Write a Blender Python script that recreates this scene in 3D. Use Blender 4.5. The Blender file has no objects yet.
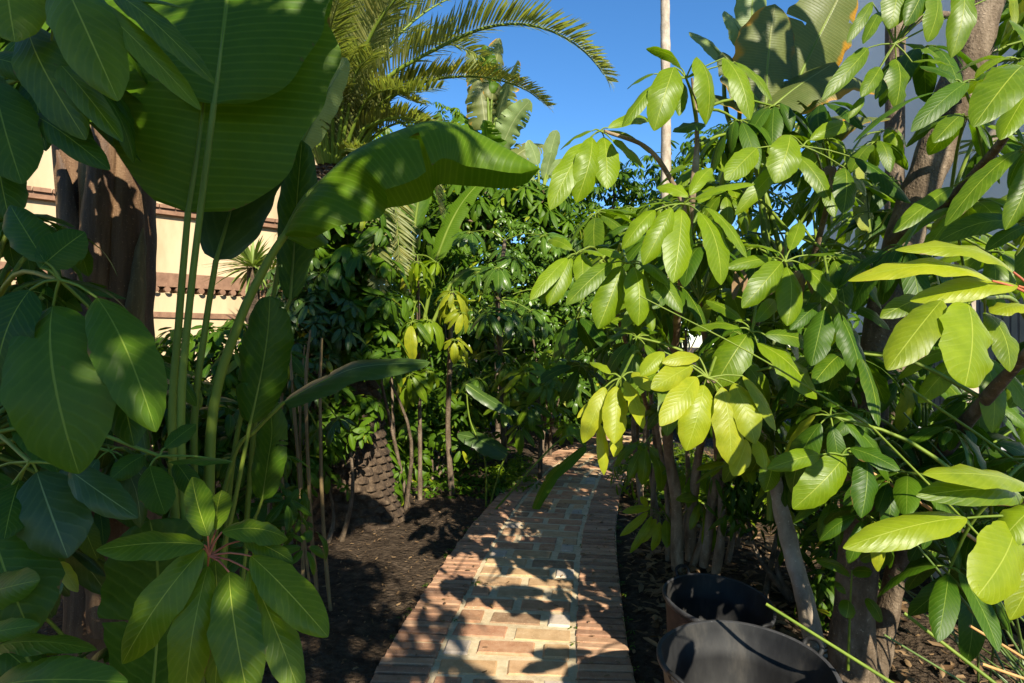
import bpy, math, random
import numpy as np
from mathutils import Vector, Matrix, noise as mnoise

R = math.radians
F = 626.0          # focal length in pixels of the 1024 px wide frame
EYE = 1.5          # eye height
HZ = 345.0
rng = random.Random(11)
nr = np.random.default_rng(11)
scene = bpy.context.scene
COL = scene.collection

def P(px, py, Y):
    return np.array([(px - 512.0) * Y / F, Y, EYE - (py - HZ) * Y / F])

def nz(v):
    v = np.asarray(v, float)
    return v / (np.linalg.norm(v, axis=-1, keepdims=True) + 1e-9)

SUN = nz([0.28, -0.82, 0.54])

# ------------------------------------------------------------------ materials
def new_mat(name):
    m = bpy.data.materials.new(name)
    m.use_nodes = True
    nt = m.node_tree
    nt.nodes.clear()
    out = nt.nodes.new('ShaderNodeOutputMaterial')
    return m, nt, out

class N:
    def __init__(s, nt): s.nt = nt
    def __call__(s, t, **kw):
        n = s.nt.nodes.new(t)
        for k, v in kw.items():
            if k == 'i':
                for kk, vv in v.items():
                    if isinstance(vv, bpy.types.NodeSocket): s.nt.links.new(vv, n.inputs[kk])
                    else: n.inputs[kk].default_value = vv
            else: setattr(n, k, v)
        return n
    def math(s, op, a, b=None, c=None, clamp=False):
        n = s.nt.nodes.new('ShaderNodeMath'); n.operation = op; n.use_clamp = clamp
        for k, v in enumerate((a, b, c)):
            if v is None: continue
            if isinstance(v, bpy.types.NodeSocket): s.nt.links.new(v, n.inputs[k])
            else: n.inputs[k].default_value = v
        return n.outputs[0]
    def mix(s, f, a, b, blend='MIX'):
        n = s.nt.nodes.new('ShaderNodeMix'); n.data_type = 'RGBA'; n.blend_type = blend
        for k, v in ((0, f), (6, a), (7, b)):
            if isinstance(v, bpy.types.NodeSocket): s.nt.links.new(v, n.inputs[k])
            else: n.inputs[k].default_value = v if k == 0 else (*v, 1)
        return n.outputs[2]
    def sstep(s, x, lo, hi, a=0.0, b=1.0):
        n = s.nt.nodes.new('ShaderNodeMapRange'); n.interpolation_type = 'SMOOTHSTEP'
        s.nt.links.new(x, n.inputs[0])
        for k, v in ((1, lo), (2, hi), (3, a), (4, b)): n.inputs[k].default_value = v
        return n.outputs[0]

def leaf_mat(name, dark, light, yellow=(0.36, 0.36, 0.02), vein=(0.30, 0.38, 0.09), rough=0.36, trans=0.32,
             nvein=13, slope=5.0, veinbump=0.12, veincol=0.07, midw=0.021, tcol=1.6, edge=None, spec=0.28):
    m, nt, out = new_mat(name); n = N(nt)
    tc = n('ShaderNodeTexCoord')
    uv = n('ShaderNodeUVMap', uv_map='UVMap')
    sp = n('ShaderNodeSeparateXYZ', i={0: uv.outputs[0]})
    a = n.math('MULTIPLY', n.math('ABSOLUTE', n.math('SUBTRACT', sp.outputs[0], 0.5)), 2.0)
    v = sp.outputs[1]
    tint = n('ShaderNodeAttribute', attribute_name='tint').outputs['Fac']
    yel = n('ShaderNodeAttribute', attribute_name='yel').outputs['Fac']
    oi = n('ShaderNodeObjectInfo')
    nse = n('ShaderNodeTexNoise', i={'Vector': tc.outputs['Object'], 'Scale': 22.0, 'Detail': 4.0, 'Roughness': 0.6})
    nse2 = n('ShaderNodeTexNoise', i={'Vector': tc.outputs['Object'], 'Scale': 140.0, 'Detail': 2.0})
    t = n.math('ADD', n.math('MULTIPLY', tint, 0.7), n.math('MULTIPLY', oi.outputs['Random'], 0.3))
    t = n.math('ADD', t, n.math('MULTIPLY', n.math('SUBTRACT', nse.outputs[0], 0.5), 0.85), clamp=True)
    col = n.mix(t, dark, light)
    # ageing: yellow blotches that creep in from the margin
    yy = n.math('ADD', yel, n.math('MULTIPLY', n.math('SUBTRACT', nse.outputs[0], 0.5), n.math('MULTIPLY', yel, 1.6)), clamp=True)
    yy = n.math('MULTIPLY', yy, n.math('ADD', 0.72, n.math('MULTIPLY', a, 0.28)), clamp=True)
    col = n.mix(yy, col, yellow)
    # side veins and midrib
    ph = n.math('SUBTRACT', n.math('MULTIPLY', v, float(nvein)), n.math('MULTIPLY', a, slope * 0.55))
    if nvein < 30: ph = n.math('ADD', ph, n.math('MULTIPLY', nse.outputs[0], 1.1))
    sv = n.math('POWER', n.math('ABSOLUTE', n.math('COSINE', n.math('MULTIPLY', ph, math.pi))), 10.0)
    col = n.mix(n.math('MULTIPLY', sv, veincol), col, vein)
    mid = n.sstep(a, midw * 0.5, midw * 1.6, 1.0, 0.0)
    col = n.mix(n.math('MULTIPLY', mid, 0.85), col, vein)
    spots = n.sstep(nse2.outputs[0], 0.70, 0.76)
    blot = n.math('MULTIPLY', spots, n.sstep(nse.outputs[0], 0.55, 0.62))
    col = n.mix(n.math('MULTIPLY', blot, 0.55), col, (0.10, 0.055, 0.02))
    if edge:
        en = n('ShaderNodeTexNoise', i={'Vector': tc.outputs['Object'], 'Scale': 6.0, 'Detail': 3.0})
        ef = n.sstep(n.math('ADD', n.math('MULTIPLY', a, 0.55), n.math('MULTIPLY', en.outputs[0], 0.8)), 0.88, 1.0)
        col = n.mix(n.math('MULTIPLY', ef, 0.9), col, edge)
    n5 = n('ShaderNodeTexNoise', i={'Vector': tc.outputs['Object'], 'Scale': 13.0, 'Detail': 5.0, 'Roughness': 0.7})
    eb = n.sstep(n.math('ADD', n.math('MULTIPLY', n.math('POWER', a, 3.0), 0.36), n5.outputs[0]), 0.93, 0.99)
    col = n.mix(n.math('MULTIPLY', eb, 0.8), col, (0.15, 0.085, 0.025))
    bsum = n.math('ADD', n.math('MULTIPLY', sv, 0.5), n.math('MULTIPLY', nse.outputs[0], 1.2))
    bsum = n.math('ADD', bsum, n.math('MULTIPLY', mid, -1.2))
    bmp = n('ShaderNodeBump', i={'Strength': veinbump, 'Distance': 0.004, 'Height': bsum})
    rr = n.math('ADD', rough - 0.08, n.math('MULTIPLY', nse.outputs[0], 0.18))
    pb = n('ShaderNodeBsdfPrincipled', i={'Base Color': col, 'Roughness': rr, 'Normal': bmp.outputs[0], 'Specular IOR Level': spec})
    tcm = n.mix(1.0, col, (tcol, tcol * 1.1, tcol * 0.35), 'MULTIPLY')
    tr = n('ShaderNodeBsdfTranslucent', i={'Color': tcm, 'Normal': bmp.outputs[0]})
    mx = n('ShaderNodeMixShader', i={0: trans, 1: pb.outputs[0], 2: tr.outputs[0]})
    nt.links.new(mx.outputs[0], out.inputs[0])
    return m

def rough_mat(name, cols, scale=8.0, rough=0.85, bump=0.4, dist=0.02, detail=6.0, stretch=(1, 1, 1), spec=0.3, attr=None, vor=0.0, attr_amt=0.5, fine=None):
    m, nt, out = new_mat(name); n = N(nt)
    tc = n('ShaderNodeTexCoord')
    mp = n('ShaderNodeMapping', i={0: tc.outputs['Object'], 'Scale': stretch})
    ns = n('ShaderNodeTexNoise', i={'Vector': mp.outputs[0], 'Scale': scale, 'Detail': detail, 'Roughness': 0.62})
    n2 = n('ShaderNodeTexNoise', i={'Vector': mp.outputs[0], 'Scale': scale * 0.17, 'Detail': 3.0})
    rp = n('ShaderNodeValToRGB')
    nt.links.new(ns.outputs[0], rp.inputs[0])
    el = rp.color_ramp.elements
    k = len(cols)
    el[0].position = 0.3; el[0].color = (*cols[0], 1)
    el[1].position = 0.7; el[1].color = (*cols[-1], 1)
    for j in range(1, k - 1):
        e = el.new(0.3 + 0.4 * j / (k - 1)); e.color = (*cols[j], 1)
    col = rp.outputs[0]
    f2 = n.math('ADD', 0.7, n.math('MULTIPLY', n2.outputs[0], 0.6))
    sc = n('ShaderNodeCombineXYZ', i={0: f2, 1: f2, 2: f2})
    col = n.mix(1.0, col, sc.outputs[0], 'MULTIPLY')
    if attr:
        at = n('ShaderNodeAttribute', attribute_name=attr)
        col = n.mix(attr_amt, col, at.outputs['Color'])
    h = ns.outputs[0]
    if vor:
        vo = n('ShaderNodeTexVoronoi', i={'Vector': mp.outputs[0], 'Scale': scale * vor})
        h = n.math('ADD', h, n.math('MULTIPLY', vo.outputs[0], 0.8))
    if fine:
        n3 = n('ShaderNodeTexNoise', i={'Vector': tc.outputs['Object'], 'Scale': fine, 'Detail': 3.0})
        h = n.math('ADD', h, n.math('MULTIPLY', n3.outputs[0], 0.5))
        col = n.mix(n.sstep(n3.outputs[0], 0.62, 0.75, 0.0, 0.45), col, tuple(min(1, c * 2.0 + .02) for c in cols[-1]))
    b = n('ShaderNodeBump', i={'Strength': bump, 'Distance': dist, 'Height': h})
    pb = n('ShaderNodeBsdfPrincipled', i={'Base Color': col, 'Roughness': rough, 'Normal': b.outputs[0], 'Specular IOR Level': spec})
    nt.links.new(pb.outputs[0], out.inputs[0])
    return m

M = {}
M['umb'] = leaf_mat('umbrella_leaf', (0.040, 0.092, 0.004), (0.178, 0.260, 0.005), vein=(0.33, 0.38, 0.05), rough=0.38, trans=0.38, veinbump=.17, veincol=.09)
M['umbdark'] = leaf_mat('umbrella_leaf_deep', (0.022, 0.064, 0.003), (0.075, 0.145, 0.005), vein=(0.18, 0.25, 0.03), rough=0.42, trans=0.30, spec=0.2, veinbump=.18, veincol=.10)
M['glossy'] = leaf_mat('glossy_leaf', (0.024, 0.062, 0.007), (0.085, 0.165, 0.012), rough=0.27, trans=0.24, nvein=9)
M['blue'] = leaf_mat('bluish_leaf', (0.024, 0.055, 0.009), (0.060, 0.105, 0.015), vein=(.18, .24, .08), rough=0.34, trans=0.22, nvein=8)
M['banana'] = leaf_mat('banana_leaf', (0.050, 0.115, 0.003), (0.095, 0.180, 0.005), vein=(0.20, 0.30, 0.03), rough=0.45, trans=0.45, spec=0.2,
                       nvein=48, slope=2.6, veinbump=0.24, veincol=0.22, midw=0.02, tcol=1.35)
M['oldbanana'] = leaf_mat('ageing_banana_leaf', (0.075, 0.105, 0.020), (0.150, 0.160, 0.045), vein=(0.26, 0.27, 0.10), rough=0.45, trans=0.30,
                          nvein=40, slope=2.6, veinbump=0.4, veincol=0.16, midw=0.03, edge=(0.42, 0.20, 0.015))
M['palebanana'] = leaf_mat('pale_banana_leaf', (0.12, 0.17, 0.05), (0.22, 0.28, 0.10), vein=(0.32, 0.36, 0.16), rough=0.45, trans=0.3,
                           nvein=40, slope=2.6, veinbump=0.3, veincol=0.12, midw=0.03)
M['frond'] = leaf_mat('palm_leaflet', (0.080, 0.110, 0.025), (0.300, 0.310, 0.120), yellow=(0.62, 0.48, 0.07), vein=(.3, .33, .14), rough=0.4, trans=0.38, veincol=0.0, veinbump=0.05)
M['spiky'] = leaf_mat('yucca_blade', (0.10, 0.16, 0.03), (0.22, 0.28, 0.06), vein=(.3, .34, .1), rough=0.45, trans=0.2, veincol=0.0, veinbump=0.05)
M['litter'] = leaf_mat('dry_leaf', (0.085, 0.045, 0.020), (0.26, 0.17, 0.085), vein=(0.3, 0.2, 0.1), rough=0.7, trans=0.1, spec=0.2)
M['petiole'] = rough_mat('green_stalk', [(0.080, 0.13, 0.012), (0.17, 0.22, 0.028)], scale=9, rough=0.5, bump=0.08, dist=0.004, stretch=(1, 1, .2), spec=.2)
M['palestalk'] = rough_mat('pale_green_stalk', [(0.22, 0.28, 0.12), (0.34, 0.38, 0.20)], scale=9, rough=0.42, bump=0.08, dist=0.004, spec=.5)
M['darkstalk'] = rough_mat('olive_stalk', [(0.05, 0.085, 0.015), (0.10, 0.15, 0.03)], scale=9, rough=0.4, bump=0.08, dist=0.004, stretch=(1, 1, .2), spec=.5)
M['redstalk'] = rough_mat('red_stalk', [(0.30, 0.06, 0.035), (0.42, 0.14, 0.06)], scale=20, rough=0.42, bump=0.08, dist=0.004)
M['cane'] = rough_mat('dry_cane', [(0.13, 0.085, 0.035), (0.24, 0.17, 0.075)], scale=14, rough=0.6, bump=0.2, dist=0.006, stretch=(1, 1, .25))
M['bark'] = rough_mat('grey_bark', [(0.055, 0.038, 0.022), (0.115, 0.082, 0.052), (0.21, 0.16, 0.11)], scale=16, rough=0.9, bump=0.8, dist=0.02, stretch=(1, 1, .45), fine=90)
M['palebark'] = rough_mat('pale_bark', [(0.20, 0.155, 0.11), (0.34, 0.28, 0.21), (0.46, 0.39, 0.31)], scale=12, rough=0.85, bump=0.4, dist=0.01, stretch=(1, 1, .6), fine=80)
M['tanbark'] = rough_mat('tan_bark', [(0.10, 0.066, 0.038), (0.20, 0.14, 0.085), (0.31, 0.235, 0.155)], scale=18, rough=0.85, bump=0.5, dist=0.012, stretch=(1, 1, .4), fine=90)
M['palmbark'] = rough_mat('palm_bark', [(0.022, 0.014, 0.009), (0.065, 0.043, 0.026), (0.135, 0.095, 0.06)], scale=14, rough=0.95, bump=0.9, dist=0.03, fine=70)
M['sheath'] = rough_mat('brown_sheath', [(0.045, 0.024, 0.012), (0.115, 0.062, 0.030), (0.20, 0.125, 0.065)], scale=18, rough=0.75, bump=0.6, dist=0.012, stretch=(1, 1, .07), fine=160)
M['sheath2'] = rough_mat('maroon_sheath', [(0.034, 0.018, 0.010), (0.090, 0.048, 0.024), (0.19, 0.115, 0.06)], scale=22, rough=0.6, bump=0.5, dist=0.01, stretch=(1, 1, .06), fine=160)
M['sheath3'] = rough_mat('olive_brown_sheath', [(0.050, 0.034, 0.012), (0.12, 0.085, 0.032), (0.23, 0.17, 0.08)], scale=22, rough=0.65, bump=0.5, dist=0.01, stretch=(1, 1, .06), fine=160)
M['soil'] = rough_mat('dark_soil', [(0.030, 0.020, 0.013), (0.060, 0.042, 0.027), (0.105, 0.075, 0.050)], scale=16, rough=1.0, bump=1.0, dist=0.03, vor=2.2, fine=120, spec=.1)
M['mortar'] = rough_mat('sand_mortar', [(0.42, 0.33, 0.20), (0.60, 0.49, 0.32)], scale=26, rough=0.95, bump=0.6, dist=0.006, fine=200, spec=.1)
M['brick'] = rough_mat('worn_brick', [(0.17, 0.10, 0.058), (0.39, 0.245, 0.14), (0.54, 0.39, 0.25)], scale=20, rough=0.85, bump=0.5, dist=0.006, attr='col', attr_amt=.6, fine=150, spec=.25)
M['border'] = rough_mat('border_brick', [(0.20, 0.115, 0.070), (0.35, 0.215, 0.135), (0.44, 0.30, 0.20)], scale=24, rough=0.85, bump=0.5, dist=0.006, attr='col', attr_amt=.6, fine=150, spec=.25)
M['render'] = rough_mat('cream_render', [(0.33, 0.24, 0.14), (0.44, 0.33, 0.20), (0.47, 0.36, 0.23)], scale=2.2, rough=0.92, bump=0.15, dist=0.01, stretch=(1, 1, .3), spec=.2)
M['white'] = rough_mat('white_render', [(0.80, 0.81, 0.83), (0.86, 0.86, 0.87)], scale=2, rough=0.9, bump=0.1, dist=0.01, fine=60, spec=.2)
M['terra'] = rough_mat('terracotta', [(0.15, 0.080, 0.048), (0.25, 0.14, 0.085)], scale=12, rough=0.85, bump=0.3, dist=0.01, fine=80)
M['shutter'] = rough_mat('grey_metal', [(0.16, 0.165, 0.18), (0.21, 0.215, 0.23)], scale=5, rough=0.5, bump=0.05, dist=0.004, spec=.5)
M['pale'] = rough_mat('pale_concrete', [(0.34, 0.33, 0.32), (0.46, 0.45, 0.44)], scale=9, rough=0.92, bump=0.3, dist=0.008, fine=90)
M['tub'] = rough_mat('black_rubber', [(0.007, 0.007, 0.008), (0.018, 0.018, 0.020)], scale=18, rough=0.55, bump=0.15, dist=0.004, fine=130, spec=.5)
M['tubred'] = rough_mat('dusty_brown_rubber', [(0.022, 0.015, 0.012), (0.055, 0.035, 0.028)], scale=18, rough=0.7, bump=0.15, dist=0.004, fine=130)
M['tubdust'] = rough_mat('dusty_rubber', [(0.003, 0.003, 0.0035), (0.006, 0.006, 0.0065), (0.013, 0.013, 0.013), (0.036, 0.033, 0.029)], scale=9, rough=0.65, bump=0.3, dist=0.005, stretch=(1, 1, .35), spec=.3)
M['rim'] = rough_mat('grey_rubber_rim', [(0.020, 0.020, 0.022), (0.055, 0.055, 0.058)], scale=14, rough=0.6, bump=0.15, dist=0.004, fine=130)
M['cut'] = rough_mat('cut_stalk_end', [(0.45, 0.26, 0.17), (0.55, 0.36, 0.24)], scale=30, rough=0.7, bump=0.1)
M['tan'] = rough_mat('dry_stalk', [(0.40, 0.20, 0.06), (0.52, 0.30, 0.12)], scale=20, rough=0.55, bump=0.1, stretch=(1, 1, .3))
M['glass'] = rough_mat('dark_glass', [(0.02, 0.025, 0.03), (0.03, 0.035, 0.04)], scale=2, rough=0.1, bump=0.0, spec=.6)

# ------------------------------------------------------------------ mesh builder
class MB:
    def __init__(s):
        s.v = []; s.q = []; s.t = []; s.uv = []; s.tint = []; s.yel = []; s.col = []; s.qm = []; s.tm = []; s.n = 0
    def add(s, v, q=None, t=None, uv=None, tint=0.5, yel=0.0, col=(0.5, 0.5, 0.5), mat=0):
        v = np.asarray(v, float).reshape(-1, 3); k = len(v)
        s.v.append(v)
        s.uv.append(np.zeros((k, 2)) if uv is None else np.asarray(uv).reshape(-1, 2))
        s.tint.append(np.full(k, tint)); s.yel.append(np.broadcast_to(np.asarray(yel, float), (k,)).copy()); s.col.append(np.tile(np.array(col, float), (k, 1)))
        if q is not None and len(q):
            q = np.asarray(q, int).reshape(-1, 4) + s.n; s.q.append(q); s.qm.append(np.full(len(q), mat))
        if t is not None and len(t):
            t = np.asarray(t, int).reshape(-1, 3) + s.n; s.t.append(t); s.tm.append(np.full(len(t), mat))
        s.n += k
    def mesh(s, name, mats, smooth=True, auto=None):
        me = bpy.data.meshes.new(name)
        v = np.concatenate(s.v)
        q = np.concatenate(s.q) if s.q else np.zeros((0, 4), int)
        t = np.concatenate(s.t) if s.t else np.zeros((0, 3), int)
        me.vertices.add(len(v)); me.vertices.foreach_set('co', v.astype(np.float32).ravel())
        nl = len(q) * 4 + len(t) * 3
        me.loops.add(nl)
        li = np.concatenate([q.ravel(), t.ravel()]).astype(np.int32)
        me.loops.foreach_set('vertex_index', li)
        me.polygons.add(len(q) + len(t))
        st = np.concatenate([np.arange(len(q)) * 4, len(q) * 4 + np.arange(len(t)) * 3]).astype(np.int32)
        me.polygons.foreach_set('loop_start', st)
        mi = np.concatenate((s.qm if s.q else []) + (s.tm if s.t else [])).astype(np.int32)
        me.polygons.foreach_set('material_index', mi)
        me.polygons.foreach_set('use_smooth', np.full(len(q) + len(t), smooth))
        me.update(calc_edges=True)
        uvl = me.uv_layers.new(name='UVMap')
        uv = np.concatenate(s.uv)[li]
        uvl.data.foreach_set('uv', uv.astype(np.float32).ravel())
        a = me.attributes.new('tint', 'FLOAT', 'POINT'); a.data.foreach_set('value', np.concatenate(s.tint).astype(np.float32))
        a = me.attributes.new('yel', 'FLOAT', 'POINT'); a.data.foreach_set('value', np.concatenate(s.yel).astype(np.float32))
        c = np.concatenate(s.col); c = np.concatenate([c, np.ones((len(c), 1))], 1)
        a = me.attributes.new('col', 'FLOAT_COLOR', 'POINT'); a.data.foreach_set('color', c.astype(np.float32).ravel())
        for m in (mats if isinstance(mats, (list, tuple)) else [mats]): me.materials.append(m)
        me.validate()
        return me
    def build(s, name, mats, parent=None, smooth=True):
        o = bpy.data.objects.new(name, s.mesh(name, mats, smooth))
        COL.objects.link(o)
        if parent is not None: attach(o, parent)
        return o

def attach(o, parent):
    o.parent = parent
    if parent.type == 'EMPTY':
        o.matrix_parent_inverse = Matrix.Translation(-Vector(parent.location))

def tag(o, label, cat, group=None, kind=None):
    if label: o['label'] = label
    if cat: o['category'] = cat
    if group: o['group'] = group
    if kind: o['kind'] = kind
    return o

def thing(name, loc, label, cat, group=None):
    o = bpy.data.objects.new(name, None); o.empty_display_size = 0.1
    o.location = Vector([float(c) for c in loc]); COL.objects.link(o)
    return tag(o, label, cat, group)

def spline(pts, n):
    p = np.asarray(pts, float)
    if len(p) == 2:
        t = np.linspace(0, 1, n)[:, None]; return p[0] * (1 - t) + p[1] * t
    q = np.concatenate([[2 * p[0] - p[1]], p, [2 * p[-1] - p[-2]]])
    k = len(p) - 1
    out = []
    for x in np.linspace(0, k, n):
        i = min(int(x), k - 1); t = x - i
        a, b, c, d = q[i:i + 4]
        out.append(0.5 * ((2 * b) + (c - a) * t + (2 * a - 5 * b + 4 * c - d) * t * t + (3 * b - a - 3 * c + d) * t ** 3))
    return np.array(out)

def tube(mb, pts, radii, seg=8, n=None, mat=0, cap=True, lumps=0.0, tint=.5, capmat=None):
    n = n or max(2, len(pts) * 4)
    p = spline(pts, n)
    rr = np.interp(np.linspace(0, 1, n), np.linspace(0, 1, len(radii)), radii)
    T = nz(np.gradient(p, axis=0))
    up = np.array([0., 0., 1.]) if abs(T[0][2]) < 0.9 else np.array([1., 0., 0.])
    rings = []
    S = nz(np.cross(up, T[0]))
    ang = np.linspace(0, 2 * np.pi, seg, endpoint=False)
    ph = nr.random(4) * 6.28
    for i in range(n):
        S = nz(S - T[i] * np.dot(S, T[i])); B = np.cross(T[i], S)
        r = rr[i]
        ra = r * (1 + lumps * (np.sin(2 * ang + ph[0] + i * .35) * .5 + np.sin(3 * ang + ph[1] - i * .5) * .5 + .6 * np.sin(i * 1.1 + ph[2])))
        rings.append(p[i] + np.outer(np.cos(ang) * ra, S) + np.outer(np.sin(ang) * ra, B))
    v = np.concatenate(rings)
    i = np.arange(n - 1)[:, None]; j = np.arange(seg)[None]; j2 = (j + 1) % seg
    q = np.stack([i * seg + j, i * seg + j2, (i + 1) * seg + j2, (i + 1) * seg + j], -1).reshape(-1, 4)
    u = np.tile(np.arange(seg) / seg, n); w = np.repeat(np.linspace(0, 1, n), seg)
    mb.add(v, q, uv=np.stack([u, w], -1), mat=mat, tint=tint)
    if cap:
        for ring, c, flip in ((rings[0], p[0], True), (rings[-1], p[-1], False)):
            vv = np.concatenate([ring, [c]])
            t = [(k, (k + 1) % seg, seg) if not flip else ((k + 1) % seg, k, seg) for k in range(seg)]
            mb.add(vv, t=t, mat=mat if capmat is None else capmat)
    return p

def profile(v, kind):
    if kind == 'umb': a, b = 0.62, 0.62
    elif kind == 'point': a, b = 0.6, 1.0
    elif kind == 'banana': a, b = 0.34, 0.50
    elif kind == 'round': a, b = 0.45, 0.42
    else: a, b = 0.5, 1.2
    vm = a / (a + b)
    w = (np.clip(v, 0, 1) ** a * np.clip(1 - v, 0, 1) ** b) / (vm ** a * (1 - vm) ** b)
    if kind in ('umb',):
        w = w * (1 - 0.25 * np.clip((v - 0.86) / 0.14, 0, 1))
    return np.maximum(w, 0.012)

def blade(mb, spine, nrm, W, kind='umb', theta=0.5, thetaR=None, fold=0.0, wave=0.0, nu=8, tint=.5, yel=0., mat=0, wfun=None, freq=3.0, twist=0.0, tears=0):
    """A leaf blade round a spine: theta is how far each half curls down, fold lifts the halves into a V."""
    p = np.asarray(spine, float); n = len(p)
    T = nz(np.gradient(p, axis=0))
    nh = np.broadcast_to(np.asarray(nrm, float), (n, 3))
    Nn = nz(nh - T * (nh * T).sum(1, keepdims=True))
    S = np.cross(T, Nn)
    if twist:
        an = np.linspace(0, twist, n)[:, None]
        S, Nn = S * np.cos(an) + Nn * np.sin(an), Nn * np.cos(an) - S * np.sin(an)
    d = np.concatenate([[0], np.cumsum(np.linalg.norm(np.diff(p, axis=0), axis=1))]); v = d / d[-1]
    w = (profile(v, kind) if wfun is None else wfun(v)) * W / 2
    u = np.linspace(-1, 1, nu + 1)
    th = np.where(u < 0, theta, theta if thetaR is None else thetaR)
    th = np.where(np.abs(th) < 1e-3, 1e-3, th)
    lx = np.sign(u) * np.sin(th * np.abs(u)) / th
    lz = -(1 - np.cos(th * np.abs(u))) / th + fold * np.abs(u)
    q1, q2 = rng.random() * 6.28, rng.random() * 6.28
    ph1, ph2 = rng.random() * 6.28, rng.random() * 6.28
    V = v[:, None]; U = u[None]
    wv = wave * np.abs(U) ** 1.7 * np.where(U < 0, np.sin(V * freq * 6.28 + ph1), np.sin(V * freq * 6.28 * 1.13 + ph2)) * np.sin(np.pi * np.clip(V * 1.1, 0, 1))
    pos = p[:, None, :] + S[:, None, :] * (w[:, None] * lx[None] * (1 + .05 * np.sin(V * 17 + np.sign(U) * 2 + q1) * np.sin(np.pi * V) + .03 * np.sin(V * 41 + np.sign(U) * 3 + q2)))[..., None] + Nn[:, None, :] * (w[:, None] * (lz[None] + wv))[..., None]
    k = nu + 1
    drop = set()
    for _ in range(tears):
        ti = rng.randint(n // 5, n - 6); sd = rng.choice((-1, 1)); u0 = rng.uniform(.35, .8)
        for j in range(nu + 1):
            f = (abs(u[j]) - u0) / (1 - u0)
            if np.sign(u[j]) == sd and f > -1e-6: pos[ti, j] += (pos[ti + 1, j] - pos[ti, j]) * .85 * (1 - max(0, f) * .8)
        for j in range(nu):
            if np.sign(u[j] + u[j + 1]) == sd and max(abs(u[j]), abs(u[j + 1])) > u0: drop.add((ti, j))
    i = np.arange(n - 1)[:, None]; j = np.arange(nu)[None]
    q = np.stack([i * k + j, i * k + j + 1, (i + 1) * k + j + 1, (i + 1) * k + j], -1).reshape(-1, 4)
    if drop: q = q[[(r_ // nu, r_ % nu) not in drop for r_ in range(len(q))]]
    uv = np.stack([np.broadcast_to((u + 1) / 2, (n, k)), np.broadcast_to(v[:, None], (n, k))], -1)
    mb.add(pos.reshape(-1, 3), q, uv=uv.reshape(-1, 2), tint=tint, yel=yel, mat=mat)

def leaf(mb, base, tip, nrm, W, arc=0.12, nv=14, nu=8, **kw):
    base = np.asarray(base, float); tip = np.asarray(tip, float)
    c = tip - base; L = np.linalg.norm(c)
    d = c / L
    n_ = nz(np.asarray(nrm, float) - d * np.dot(nrm, d))
    t = (1 - np.cos(np.linspace(0, np.pi, nv + 1))) / 2
    bulge = arc * 4 * t * (1 - t) * (1 - 0.35 * (t - .5))
    sp = base + np.outer(t, c) + np.outer(bulge * L, n_)
    blade(mb, sp, n_, W, **kw)

# ------------------------------------------------------------------ world, sun, camera
w = bpy.data.worlds.new('World'); scene.world = w; w.use_nodes = True
nt = w.node_tree
bg = nt.nodes['Background']
sky = nt.nodes.new('ShaderNodeTexSky'); sky.sky_type = 'NISHITA'; sky.sun_disc = False
sky.sun_elevation = math.asin(SUN[2]); sky.sun_rotation = math.atan2(SUN[0], SUN[1])
sky.altitude = 1500; sky.air_density = 1.0; sky.dust_density = 0.0; sky.ozone_density = 3.0
hs_ = nt.nodes.new('ShaderNodeHueSaturation'); hs_.inputs['Saturation'].default_value = 1.22
nt.links.new(sky.outputs[0], hs_.inputs['Color']); nt.links.new(hs_.outputs[0], bg.inputs[0]); bg.inputs[1].default_value = 0.1
sl = bpy.data.lights.new('sun', 'SUN'); sl.energy = 5.0; sl.angle = R(0.5); sl.color = (1.0, 0.92, 0.76)
so = bpy.data.objects.new('sun', sl); COL.objects.link(so)
so.rotation_euler = Vector(SUN).to_track_quat('Z', 'Y').to_euler(); so.location = (6, -5, 9)
cam = bpy.data.cameras.new('camera'); cam.sensor_width = 36; cam.lens = 36 * F / 1024; cam.clip_start = 0.05; cam.clip_end = 2000
cam.shift_y = (HZ - 341.5) / 1024
co = bpy.data.objects.new('camera', cam); COL.objects.link(co)
co.location = (0, 0, EYE); co.rotation_euler = (R(90), 0, 0); scene.camera = co
scene.view_settings.view_transform = 'Standard'; scene.view_settings.look = 'None'
scene.view_settings.exposure = 1.15; scene.view_settings.gamma = 1
scene.cycles.max_bounces = 8; scene.cycles.transmission_bounces = 6; scene.cycles.diffuse_bounces = 4
scene.cycles.use_denoising = True

# ------------------------------------------------------------------ ground and path
PC = np.array([(-0.16, -2), (-0.13, 0), (-0.09, 1.4), (-0.04, 2.78), (0.02, 3.4), (0.160, 4.49), (0.305, 5.37), (0.565, 6.61), (0.80, 7.5), (1.30, 8.8), (2.1, 10.2)])
cv = spline(np.c_[PC, np.zeros(len(PC))], 700)[:, :2]
cs = np.concatenate([[0], np.cumsum(np.linalg.norm(np.diff(cv, axis=0), axis=1))])
def on_path(s):
    x = np.interp(s, cs, cv[:, 0]); y = np.interp(s, cs, cv[:, 1])
    x2 = np.interp(s + .02, cs, cv[:, 0]); y2 = np.interp(s + .02, cs, cv[:, 1])
    x1 = np.interp(s - .02, cs, cv[:, 0]); y1 = np.interp(s - .02, cs, cv[:, 1])
    t = nz(np.array([x2 - x1, y2 - y1])); return np.array([x, y]), t, np.array([t[1], -t[0]])
def path_dist(x, y):
    px = np.interp(y, cv[:, 1], cv[:, 0]); return x - px

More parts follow.
